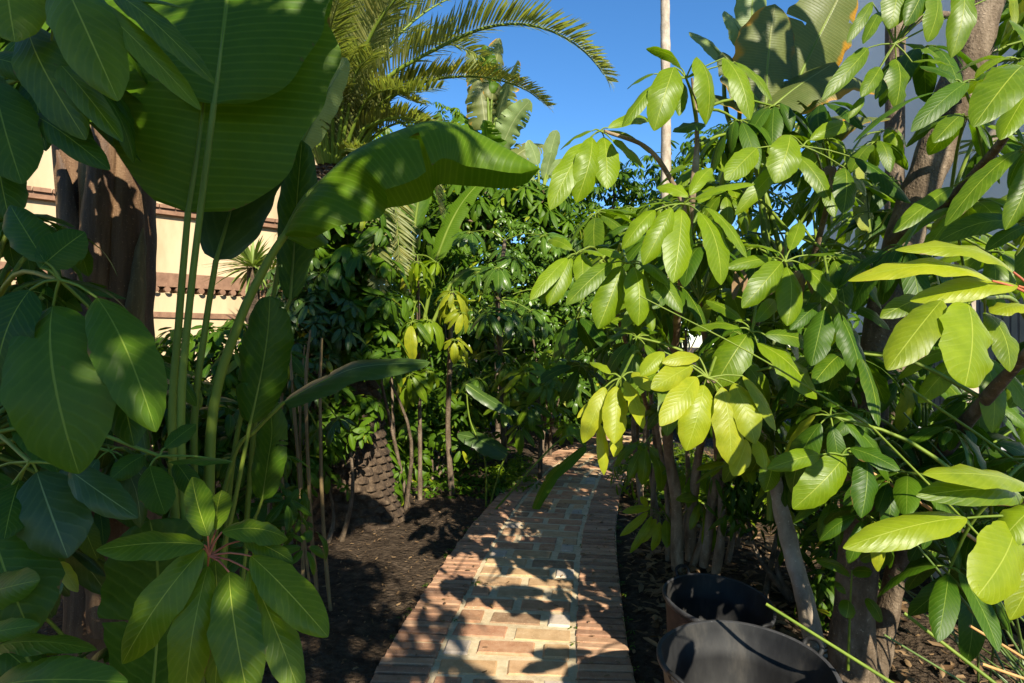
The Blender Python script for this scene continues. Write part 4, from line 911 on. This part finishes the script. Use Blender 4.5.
# canes between strelitzia and palm
for k, (x0, x1, y1, yb, lab) in enumerate(((281, 286, 395, 470, None), (303, 294, 400, 575, 'rough brown cane with a bend, in the row of canes'), (322, 306, 400, 610, 'tallest yellowish cane in the row of canes'), (330, 319, 398, 625, 'palest cane of the row, nearest the palm trunk'), (306, 300, 420, 580, None), (262, 276, 430, 500, None))):
    pass
CN = thing('cane_clump', P(305, 610, 3.55) * [1, 1, 0], 'clump of thin bare upright canes in front of the palm trunk', 'canes')
for x0, y0, x1, y1, Y, r_ in ((303, 600, 293, 395, 3.5, .011), (320, 612, 306, 390, 3.45, .012), (331, 605, 320, 398, 3.5, .012), (285, 500, 282, 400, 3.6, .010), (312, 600, 300, 405, 3.65, .008), (268, 560, 274, 410, 3.7, .008)):
    a = P(x0, y0, Y) ; a[2] = -.02
    mb = MB(); tube(mb, [a, P(x0 * .6 + x1 * .4 + rng.uniform(-4, 4), (y0 * .6 + y1 * .4), Y), P(x1, y1, Y), P(x1 + rng.uniform(-6, 6), y1 - 60, Y)], [r_, r_ * .9, r_ * .8, r_ * .5], seg=7, n=40, lumps=.12); mb.build('cane', M['cane'], CN)
fill(CN, 7, (275, 340), (350, 430), (3.4, 3.8), ['dark', 'blue'], [P(306, 390, 3.5), P(294, 395, 3.5)], scale=(.6, .8), spacing=.12)

# ------------------------------------------------------------------ date palm
DP = thing('date_palm', P(352, 520, 5.3) * [1, 1, 0], 'date palm with scaly brown trunk and long arching fronds against the sky', 'palm')
ax_ = spline([P(356, 528, 5.3) * [1, 1, 0] + [0, 0, -.05], P(348, 440, 5.3), P(338, 330, 5.3), P(332, 220, 5.3), P(333, 170, 5.3)], 300)
mb = MB(); seg = 144; ang = np.linspace(0, 2 * np.pi, seg, endpoint=False); vs = []
for i in range(300):
    f = i / 299; r0 = np.interp(f, [0, .1, .4, .75, 1], [.40, .33, .26, .24, .16])
    rows = f * 46; ph = (int(rows) % 2) * .5; fr = rows - int(rows)
    cell = np.abs(((ang / 6.283 * 18 + ph) % 1) - .5) * 2
    bump = (1 - fr) ** .7 * (1 - cell ** 3) * .045 + .012 * np.sin(ang * 5 + f * 40)
    vs.append(ax_[i] + np.stack([np.cos(ang) * (r0 + bump), np.sin(ang) * (r0 + bump), np.zeros(seg)], -1))
i = np.arange(299)[:, None]; j = np.arange(seg)[None]; j2 = (j + 1) % seg
mb.add(np.concatenate(vs), np.stack([i * seg + j, i * seg + j2, (i + 1) * seg + j2, (i + 1) * seg + j], -1).reshape(-1, 4))
mb.build('trunk', M['palmbark'], DP)
def frond(parent, pts, llen, n=70, yel=0., tint=.5, up=(0, 0, 1), vee=.5, w=.022):
    n = int(n * 1.35)
    p = spline(pts, 120)
    d = np.concatenate([[0], np.cumsum(np.linalg.norm(np.diff(p, axis=0), axis=1))]); L = d[-1]
    T = nz(np.gradient(p, axis=0))
    mb = MB()
    tube(mb, p[::8], [.026, .016, .009, .003], seg=6, n=40, mat=1, cap=False)
    for k in range(n):
        f = .10 + .89 * (k + rng.random() * .5) / n
        i = min(119, int(np.searchsorted(d, f * L)))
        t = T[i]; u = nz(np.array(up) - t * np.dot(up, t)); s_ = np.cross(t, u)
        ll = llen * (np.interp(f, [0, .2, .55, .85, 1], [.5, .95, 1, .72, .35])) * rng.uniform(.88, 1.1)
        for sd in (-1, 1):
            v_ = vee + rng.uniform(-.25, .25)
            dr = nz(t * rng.uniform(.65, .95) + s_ * sd * math.cos(v_) + u * math.sin(v_))
            tip = p[i] + dr * ll + np.array([0, 0, -.10 * ll])
            y_ = min(1, max(0, yel + rng.uniform(-.25, .25))) if yel else max(0, rng.gauss(.05, .08))
            leaf(mb, p[i], tip, u + s_ * -sd * .4, w, arc=rng.uniform(.02, .09), nv=4, nu=2, kind='point', theta=-.5, tint=min(1, max(0, tint + rng.uniform(-.25, .25))), yel=y_)
    return mb.build('frond', [M['frond'], M['petiole']], parent)
C0 = P(333, 158, 5.3)
for k in range(16):
    a = k * 2.4; d = np.array([math.cos(a) * .8 + .15, -abs(math.sin(a)) * .8, 0.])
    b = C0 + np.array([0, 0, -.12]) + d * .12
    frond(DP, [b, b + d * .22 + [0, 0, .28], b + d * .5 + [0, 0, .42 + .02 * k], b + d * .95 + [0, 0, .35 + .03 * k]], .26, n=34, tint=.3)
frond(DP, [C0, P(340, 134, 5.2), P(384, 81, 5.0), P(427, 54, 4.9), P(481, 29, 4.8), P(528, 25, 4.7), P(569, 40, 4.65), P(596, 64, 4.6), P(609, 84, 4.6)], .34, n=150, tint=.95, w=.017)
frond(DP, [C0, P(352, 128, 5.3), P(392, 96, 5.3), P(432, 80, 5.3), P(480, 77, 5.25), P(522, 88, 5.2), P(549, 108, 5.2)], .27, n=120, yel=.45, tint=.9, w=.017)
frond(DP, [C0, P(345, 95, 5.2), P(368, 40, 5.0), P(395, -10, 4.8), P(440, -50, 4.6)], .32, n=100, tint=.5)
frond(DP, [C0, P(335, 95, 5.2), P(345, 30, 5.0), P(356, -40, 4.8), P(380, -110, 4.6)], .32, n=100, tint=.4)
frond(DP, [C0, P(348, 110, 5.4), P(378, 60, 5.5), P(415, 20, 5.6), P(460, -5, 5.7), P(520, -10, 5.8)], .30, n=100, tint=.6)
frond(DP, [C0, P(350, 90, 5.0), P(380, 20, 4.7), P(430, -30, 4.4), P(500, -50, 4.2)], .33, n=100, tint=.6)
frond(DP, [C0, P(340, 80, 5.5), P(352, 10, 5.6), P(375, -50, 5.7)], .33, n=90, tint=.7)
for q_ in ([(345, 100), (362, 50), (392, 12), (432, -8)], [(350, 112), (372, 72), (404, 50), (446, 44), (484, 58)], [(338, 90), (342, 40), (352, -10), (372, -50)], [(344, 120), (362, 98), (388, 92), (418, 104)]):
    Yf = 5.3; pp_ = [C0]
    for (x_, y_) in q_: Yf += rng.uniform(-.25, .25); pp_.append(P(x_, y_, Yf))
    frond(DP, pp_, .30, n=90, tint=rng.uniform(.4, .9), w=.019)
frond(DP, [C0, P(352, 150, 5.0), P(366, 170, 4.8), P(376, 220, 4.7), P(378, 290, 4.65)], .2, n=60, tint=.3)
frond(DP, [C0, P(360, 130, 5.8), P(395, 120, 6.2), P(425, 150, 6.4), P(440, 215, 6.4)], .24, n=70, tint=.5)
frond(DP, [C0, P(325, 100, 5.2), P(312, 40, 4.9), P(300, -20, 4.6), P(270, -80, 4.3)], .32, n=90, tint=.4)
frond(DP, [C0, P(315, 110, 5.4), P(285, 60, 5.6), P(240, 30, 5.8), P(190, 40, 6.0)], .30, n=80, tint=.5)
frond(DP, [C0, P(345, 105, 5.7), P(365, 60, 6.2), P(395, 35, 6.8), P(440, 30, 7.3)], .32, n=90, tint=.6)
frond(DP, [C0, P(350, 138, 5.2), P(378, 122, 5.1), P(405, 118, 5.0), P(432, 130, 4.9), P(450, 160, 4.85)], .24, n=70, tint=.5)
frond(DP, [C0, P(330, 110, 5.0), P(325, 70, 4.5), P(330, 30, 4.0), P(345, -20, 3.6)], .30, n=90, tint=.35)
frond(DP, [C0, P(355, 150, 5.2), P(380, 165, 5.0), P(395, 210, 4.9), P(400, 270, 4.85)], .22, n=60, tint=.3)
frond(DP, [C0, P(310, 145, 5.2), P(285, 150, 5.1), P(262, 180, 5.0), P(250, 215, 5.0)], .24, n=60, tint=.5)

# spiky yucca in front of the garden wall
YU = thing('yucca', P(253, 320, 7.6) * [1, 1, 0], 'spiky yucca rosette in front of the cream wall', 'plant')
mb = MB(); c = P(253, 268, 7.6)
for k in range(150):
    d = nz(np.array([rng.gauss(0, 1), rng.gauss(0, 1), rng.uniform(-.7, 1.2)])); L = rng.uniform(.38, .62)
    leaf(mb, c + d * .04, c + d * L + np.array([0, 0, -.1 * L]), np.array([0, 0, 1]) + d * .2, .035, arc=.07, nv=5, nu=2, kind='point', theta=-.6, tint=rng.random())
mb.build('foliage', M['spiky'], YU)
mb = MB(); tube(mb, [P(253, 268, 7.6) * [1, 1, 0], c], [.09, .07], seg=10, n=12, lumps=.1); mb.build('trunk', M['palmbark'], YU)

# ------------------------------------------------------------------ middle distance umbrella plants
def mid_umb(label, base, stempts, r, clusters, kind, scale, n_fill=0, fr=None, kinds=None, stemmat='bark'):
    t = thing('umbrella_plant', base, label, 'plant')
    mb = MB(); tube(mb, [np.array(base)] + stempts, [r, r * .85, r * .6], seg=8, n=30, lumps=.08); mb.build('stem', M[stemmat], t)
    for (px, py, Y, ax, sc) in clusters:
        p = P(px, py, Y); oc = put(t, kind, p, ax, sc)
        stalk_of(oc, min(stempts, key=lambda q: np.linalg.norm(q - p)), p)
    if n_fill: fill(t, n_fill, *fr, kinds or [kind], stempts, scale=(scale * .8, scale * 1.15), spacing=.11)
    return t
mid_umb('slim umbrella plant on one straight pale stem, fans of drooping leaves half way up', P(420, 503, 5.9) * [1, 1, 0], [P(420, 440, 5.9), P(419, 380, 5.8), P(418, 300, 5.6), P(417, 255, 5.5)], .022,
        [(412, 322, 5.2, (-.1, -.5, .9), 1.2), (428, 320, 5.3, (.3, -.4, .9), 1.1), (400, 325, 5.4, (-.5, -.3, .8), 1.0), (418, 262, 5.3, (0, -.3, 1), 1.0), (436, 262, 5.4, (.4, -.3, 1), .9), (395, 262, 5.4, (-.4, -.3, 1), .95), (410, 375, 5.3, (-.2, -.5, .8), 1.0), (430, 372, 5.4, (.3, -.5, .8), 1.0)], 'droop', 1.0, 6, ((385, 450), (240, 400), (5.4, 6.0)))
mid_umb('umbrella plant with sunlit yellow drooping clusters, in the middle left of the path', P(452, 495, 6.2) * [1, 1, 0], [P(448, 430, 6.2), P(450, 360, 6.0), P(452, 290, 5.8)], .03,
        [(453, 292, 5.5, (.1, -.6, .9), 1.25), (448, 300, 5.6, (-.3, -.5, .8), 1.1), (462, 312, 5.5, (.4, -.5, .8), 1.1), (455, 340, 5.5, (0, -.6, .8), 1.0), (463, 345, 5.6, (.4, -.6, .7), .9)], 'yellow', .9, 0)
mid_umb('tall umbrella plant with wide glossy fans, straight ahead where the path bends', P(505, 480, 7.2) * [1, 1, 0], [P(503, 420, 7.1), P(500, 350, 6.9), P(498, 300, 6.6), P(505, 240, 6.6)], .035,
        [(490, 312, 6.1, (-.2, -.6, .9), 1.5), (508, 312, 6.2, (.2, -.6, .9), 1.6), (520, 325, 6.3, (.4, -.5, .8), 1.3), (498, 268, 6.3, (0, -.5, .9), 1.5), (478, 272, 6.4, (-.3, -.5, .9), 1.3), (515, 258, 6.4, (.3, -.4, .9), 1.4)], 'gloss', 1.4, 22, ((460, 560), (215, 400), (6.4, 7.4)))
mid_umb('bushy bright green umbrella plant beside the path bend, low and sunlit', P(540, 475, 6.9) * [1, 1, 0], [P(540, 430, 6.9), P(535, 390, 6.7), P(530, 370, 6.5)], .028,
        [(525, 372, 6.1, (-.1, -.6, .9), 1.2), (545, 385, 6.2, (.2, -.6, .8), 1.2), (555, 378, 6.3, (.4, -.5, .8), 1.1), (510, 385, 6.2, (-.4, -.5, .8), 1.1), (530, 405, 6.2, (0, -.7, .7), 1.1), (520, 425, 6.3, (-.2, -.7, .6), 1.1)], 'green', 1.0, 16, ((495, 585), (345, 440), (6.3, 7.0)))

# ------------------------------------------------------------------ background bushes and trees
shrub('bush', 'tall glossy bush closing off the end of the path', P(545, 455, 8.4) * [1, 1, 0], [(P(540, 300, 8.3), (.9, .6, .8), 260), (P(570, 380, 8.0), (.6, .5, .7), 150), (P(510, 250, 8.6), (.8, .6, .6), 150), (P(590, 330, 8.2), (.6, .5, .8), 140)], 'glossy', .125, n_r=(5, 9), Wr=.46)
shrub('bush', 'dark bush behind the yellowish umbrella plant', P(450, 470, 8.8) * [1, 1, 0], [(P(440, 300, 8.8), (.9, .6, .9), 200), (P(460, 220, 9.2), (.9, .6, .6), 130), (P(400, 240, 9.2), (.8, .6, .8), 130), (P(420, 380, 8.6), (.8, .5, .6), 120)], 'umbdark', .20, Wr=.24, kind='point')
shrub('bush', 'sunlit loose bush behind the umbrella tree stems', P(640, 450, 8.6) * [1, 1, 0], [(P(610, 260, 9.2), (.9, .6, .8), 170), (P(660, 300, 8.6), (.9, .6, .9), 180), (P(630, 400, 8.2), (.7, .5, .6), 140), (P(720, 320, 8.2), (.9, .6, 1.0), 150)], 'umb', .11, Wr=.5, kind='round')
shrub('bush', 'dark bush between the umbrella tree and the white building', P(800, 500, 5.6) * [1, 1, 0], [(P(740, 400, 5.8), (.6, .5, .7), 120), (P(810, 400, 5.6), (.6, .5, .7), 120), (P(860, 440, 5.2), (.5, .4, .5), 80), (P(790, 320, 6.0), (.7, .5, .6), 90)], 'umbdark', .16)
shrub('bush', 'low thin-leaved bush behind the umbrella tree stems', P(700, 520, 5.4) * [1, 1, 0], [(P(690, 480, 5.6), (.6, .4, .35), 70), (P(745, 495, 5.2), (.45, .4, .35), 60), (P(650, 470, 6.2), (.45, .4, .4), 50)], 'umb', .16, Wr=.2, kind='point')

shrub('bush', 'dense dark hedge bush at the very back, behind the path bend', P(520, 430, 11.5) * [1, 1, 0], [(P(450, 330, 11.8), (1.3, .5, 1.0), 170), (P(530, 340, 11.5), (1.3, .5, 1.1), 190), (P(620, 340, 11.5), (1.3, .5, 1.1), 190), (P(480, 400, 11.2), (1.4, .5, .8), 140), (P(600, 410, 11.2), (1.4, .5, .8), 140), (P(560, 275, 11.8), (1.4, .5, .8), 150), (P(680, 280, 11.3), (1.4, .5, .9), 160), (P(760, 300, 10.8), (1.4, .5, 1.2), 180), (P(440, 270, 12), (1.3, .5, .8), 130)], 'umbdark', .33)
shrub('bush', 'wide dark bush behind the date palm trunk', P(330, 470, 8.6) * [1, 1, 0], [(P(350, 360, 8.3), (.9, .5, .9), 190), (P(300, 400, 8.0), (.8, .5, .7), 130), (P(400, 420, 8.2), (.7, .5, .6), 110)], 'umbdark', .18)
shrub('shrub', 'straggly narrow-leaved undergrowth around the bare leaning trunk', P(775, 560, 3.7) * [1, 1, 0], [(P(745, 500, 4.0), (.3, .3, .3), 42), (P(820, 530, 3.6), (.35, .3, .3), 46), (P(800, 470, 3.9), (.4, .3, .3), 46), (P(840, 600, 3.3), (.25, .25, .2), 26)], 'umbdark', .17, Wr=.2, kind='point', droop=(.7, 1.3))
def big_tree(name, label, base, trunk, rad, lobes, mat, L, n_r=(6, 9), tmat='bark'):
    t = thing(name, base, label, 'tree')
    mb = MB(); tube(mb, [np.array(base)] + trunk, rad, seg=9, n=30, lumps=.06)
    cb = MB()
    for c, r_, n in lobes:
        tube(mb, [trunk[-1], (trunk[-1] + np.array(c)) / 2 + nr.normal(size=3) * .15, np.array(c)], [rad[-1], rad[-1] * .5, .01], seg=6, n=10)
        crown_lobe(cb, c, r_, n, L=L)
    mb.build('trunk', M[tmat], t); cb.build('crown', M[mat], t); return t
big_tree('tree', 'airy tree standing behind the date palm fronds', P(440, 420, 12) * [1, 1, 0], [P(440, 300, 12), P(445, 200, 12)], [.12, .1, .06], [(P(405, 165, 12), (.9, .8, .9), 120), (P(460, 180, 12), (.9, .8, .8), 110), (P(520, 195, 12.5), (.9, .8, .7), 110), (P(435, 125, 12.5), (.7, .5, .5), 50), (P(560, 200, 12.5), (.7, .6, .5), 60)], 'umb', .16)
big_tree('tree', 'small-leaved tree against the sky behind the umbrella tree', P(600, 430, 11) * [1, 1, 0], [P(605, 300, 11), P(605, 240, 11)], [.1, .08, .05], [(P(590, 205, 11), (.8, .6, .7), 110), (P(640, 190, 11), (.8, .6, .7), 100), (P(705, 172, 10), (.9, .6, .8), 120), (P(760, 185, 10), (.7, .6, .7), 80), (P(610, 168, 11), (.45, .4, .3), 26), (P(560, 240, 11), (.6, .5, .4), 60)], 'umbdark', .17)
big_tree('tree', 'dark tree behind the palm, left of the middle bushes', P(330, 420, 9.5) * [1, 1, 0], [P(335, 300, 9.5), P(345, 230, 9.5)], [.12, .1, .06], [(P(330, 250, 9.4), (.9, .7, .8), 120), (P(380, 200, 9.8), (.9, .7, .7), 110), (P(300, 310, 9.0), (.7, .6, .7), 90), (P(430, 160, 10.5), (.6, .6, .4), 50)], 'umbdark', .2)

# tall far strelitzia fans
FS = thing('giant_bird_of_paradise', P(492, 430, 13) * [1, 1, 0], 'far tall strelitzia fan rising above the trees into the sky', 'plant')
mb = MB(); tube(mb, [P(492, 430, 13) * [1, 1, 0], P(490, 250, 13), P(490, 140, 13)], [.16, .14, .12], seg=12, n=20); mb.build('trunk', M['sheath'], FS)
def far_leaf(a, b, W, Y, up=(.3, -.8, .4), m='oldbanana', **kw):
    m = rng.choice(('banana', 'palebanana', 'umbdark', 'oldbanana'))
    pa, pb = P(a[0], a[1], Y), P(b[0], b[1], Y + rng.uniform(-.5, .5))
    mb = MB(); c_ = (pa + pb) / 2 + np.array([0, 0, .12]); q = spline([pa, c_, pb], 26)
    # torn into strips: alternate widths
    q = spline([pa, c_, pb], 44)
    blade(mb, q, nz(np.array(up)) + nr.normal(size=3) * .35, W * Y / F * 1.25, kind='banana', theta=rng.uniform(.5, 1.1), nu=10, wave=.16, freq=5, tint=rng.uniform(.1, .9), tears=16)
    tube(mb, [P(490, 150, Y), pa * .7 + P(490, 120, Y) * .3, pa], [.03, .02], seg=6, n=10, mat=1)
    mb.build('leaf', [M[m], M['petiole']], FS)
for a, b, W in (((488, 110), (470, 48), 26), ((492, 100), (500, 38), 24), ((486, 130), (478, 80), 30), ((497, 120), (518, 60), 22), ((495, 140), (506, 85), 28), ((480, 150), (455, 110), 26), ((500, 150), (530, 100), 24), ((478, 165), (445, 150), 26), ((505, 165), (545, 145), 24), ((490, 170), (485, 120), 30),
                ((500, 180), (535, 180), 22), ((480, 185), (440, 195), 22), ((487, 95), (484, 45), 22)):
    far_leaf(a, b, W, 13)
F2 = thing('giant_bird_of_paradise', P(540, 430, 11.5) * [1, 1, 0], 'smaller far strelitzia with rounded pale paddle leaves just left of the open sky', 'plant')
mb = MB(); tube(mb, [P(540, 430, 11.5) * [1, 1, 0], P(540, 260, 11.5), P(540, 190, 11.5)], [.12, .1, .08], seg=10, n=20); mb.build('trunk', M['sheath'], F2)
FS_, FS = FS, F2
for a, b, W in (((548, 165), (557, 130), 16), ((538, 165), (528, 140), 18), ((548, 175), (566, 160), 14), ((535, 180), (510, 170), 18), ((545, 180), (552, 152), 14), ((530, 190), (500, 200), 18)):
    pa, pb = P(a[0], a[1], 11.5), P(b[0], b[1], 11.4)
    mb = MB(); blade(mb, spline([pa, (pa + pb) / 2 + [0, 0, .05], pb], 20), (.3, -.8, .4), W * 11.5 / F, kind='round', theta=.6, nu=8, wave=.06, tint=rng.random())
    tube(mb, [P(540, 200, 11.5), pa], [.03, .02], seg=6, n=8, mat=1); mb.build('leaf', [M['palebanana'], M['petiole']], F2)

# slender far palm trunk in the sky
TP = thing('tall_palm', P(664, 420, 9.5) * [1, 1, 0], 'slender pale ringed palm trunk rising straight into the blue sky', 'palm')
mb = MB(); tube(mb, [P(664, 430, 9.5) * [1, 1, 0], P(666, 160, 9.5), P(665, 0, 9.5), P(664, -200, 9.5)], [.10, .075, .07, .065], seg=14, n=150, lumps=.05); mb.build('trunk', M['palebark'], TP)
tc_ = P(664, -205, 9.5)
for k in range(13):
    a = k * 2.4; d = np.array([math.cos(a), math.sin(a), 0.]); e = rng.uniform(.2, 1.1)
    frond(TP, [tc_, tc_ + d * .6 + [0, 0, .6 * e], tc_ + d * 1.3 + [0, 0, .7 * e - .1], tc_ + d * 1.9 + [0, 0, .2 * e - .5]], .4, n=36, tint=.4, w=.04)

big_tree('umbrella_tree', 'dark broad-leaved umbrella tree rising behind the glossy bush in the centre', P(500, 440, 8.9) * [1, 1, 0], [P(498, 300, 8.9), P(492, 230, 8.8)], [.07, .06, .04], [(P(480, 205, 8.8), (.6, .5, .5), 46), (P(530, 200, 8.8), (.55, .5, .4), 40), (P(445, 215, 8.6), (.5, .5, .5), 36), (P(560, 225, 8.7), (.4, .4, .4), 26), (P(430, 160, 9), (.45, .4, .3), 24)], 'umbdark', .27, n_r=(7, 10))
BP = thing('banana_plant', P(408, 440, 7.4) * [1, 1, 0], 'strelitzia with upright dark paddle leaves standing just behind the date palm', 'plant')
strel(BP, [
    ([(410, 470), (412, 330)], [(414, 230), (420, 190), (428, 150), (440, 112)], 24, 7.4, dict(n=(.2, -.9, .2), r=.03, m='umbdark', tears=4)),
    ([(410, 470), (408, 330)], [(404, 240), (398, 200), (386, 165), (368, 140)], 24, 7.4, dict(n=(-.2, -.9, .3), r=.03, m='umbdark', tears=4)),
    ([(412, 470), (420, 350)], [(436, 260), (452, 220), (472, 190), (496, 172)], 22, 7.3, dict(n=(.1, -.7, .7), r=.03, m='banana', tears=4)),
    ([(412, 470), (425, 350)], [(450, 285), (470, 270), (492, 272), (510, 290)], 20, 7.2, dict(n=(0, -.6, .8), r=.03, m='umbdark', tears=3)),
    ([(408, 470), (400, 350)], [(388, 270), (376, 240), (362, 225), (345, 222)], 22, 7.2, dict(n=(0, -.6, .8), r=.03, m='banana', tears=3)),
], 'umbdark')
# plants along the path's left edge
FE = thing('fern', P(520, 490, 6.3) * [1, 1, 0], 'low ferny clump at the left edge of the path bend', 'fern')
mb = MB()
for k in range(90):
    px, py = rng.gauss(522, 16), rng.uniform(470, 494)
    p = P(px, py, 939 / (py - 345) if py > 480 else 6.6 + rng.random()); p[2] = max(.03, p[2]) + rng.uniform(.02, .12)
    if path_dist(p[0], p[1]) > -.58: p[0] -= .25
    rosette_into(mb, rng.randint(5, 8), rng.uniform(.07, .13), rng.uniform(.1, .8), 2, 5, M4=frame([rng.uniform(-.4, .4), rng.uniform(-.6, .2), 1], p), stalk=False, Wr=.32, kind='point')
mb.build('foliage', M['umb'], FE)
GC = MB()
for k in range(420):
    px, py = rng.uniform(360, 520), rng.uniform(452, 500)
    Y = 939 / (py - 345) + rng.uniform(-.1, .1); p = P(px, py, Y); p[2] = ground_z(p[0], p[1]) + rng.uniform(.01, .14)
    if path_dist(p[0], p[1]) > -.62 or (Y < 6.1 and px > 380): continue
    rosette_into(GC, rng.randint(4, 7), rng.uniform(.05, .1), rng.uniform(.1, .8), 2, 4, M4=frame([rng.uniform(-.4, .4), rng.uniform(-.4, .4), 1], p), stalk=False, Wr=.5)
for k in range(160):
    s_ = rng.uniform(2.2, 8); c, t, nn = on_path(s_); o_ = rng.choice((-.60, .60, -.32, .32)) + rng.gauss(0, .012)
    if abs(o_) < .5 and rng.random() < .5: continue
    rosette_into(GC, rng.randint(4, 7), rng.uniform(.012, .035), rng.uniform(.0, .6), 2, 3, M4=frame([rng.uniform(-.3, .3), rng.uniform(-.3, .3), 1], [*(c + nn * o_), .028]), stalk=False, Wr=.35)
tag(GC.build('ground_cover', M['umbdark']), None, None, kind='stuff')

LP_ = thing('young_strelitzia', P(480, 465, 6.6) * [1, 1, 0], 'young strelitzia with a few pale paddle leaves, one drooping over the path', 'plant')
strel(LP_, [
    ([(486, 520), (500, 470)], [(507, 455), (492, 446), (475, 438), (457, 434)], 26, 5.9, dict(n=(0, -.6, .8), r=.01, tint=.5, m='blue')),
    ([(486, 520), (485, 460), (470, 420)], [(466, 384), (485, 397), (502, 407), (519, 414)], 17, 5.9, dict(n=(.1, -.6, .8), r=.01, tint=.6, m='blue')),
    ([(486, 520), (560, 440)], [(586, 446), (566, 462), (548, 480), (529, 520)], 17, 5.6, dict(n=(-.2, -.5, .8), r=.01, tint=.8, m='banana', th=.8)),
], 'banana')

# repeats of a kind share a group
for nm, gp in (('shrub', 'shrubs in the planted beds'), ('bush', 'bushes closing off the view behind the path'), ('tree', 'background trees'), ('slender_tree', 'slim trunks by the white building'),
               ('umbrella_plant', 'umbrella plants along the path'), ('garden_tub', 'rubber tubs by the path'), ('giant_bird_of_paradise', 'giant strelitzias'), ('umbrella_tree', 'umbrella trees'), ('banana_plant', 'banana-like plants')):
    for o in scene.objects:
        if o.parent is None and o.name.split('.')[0] == nm: o['group'] = gp
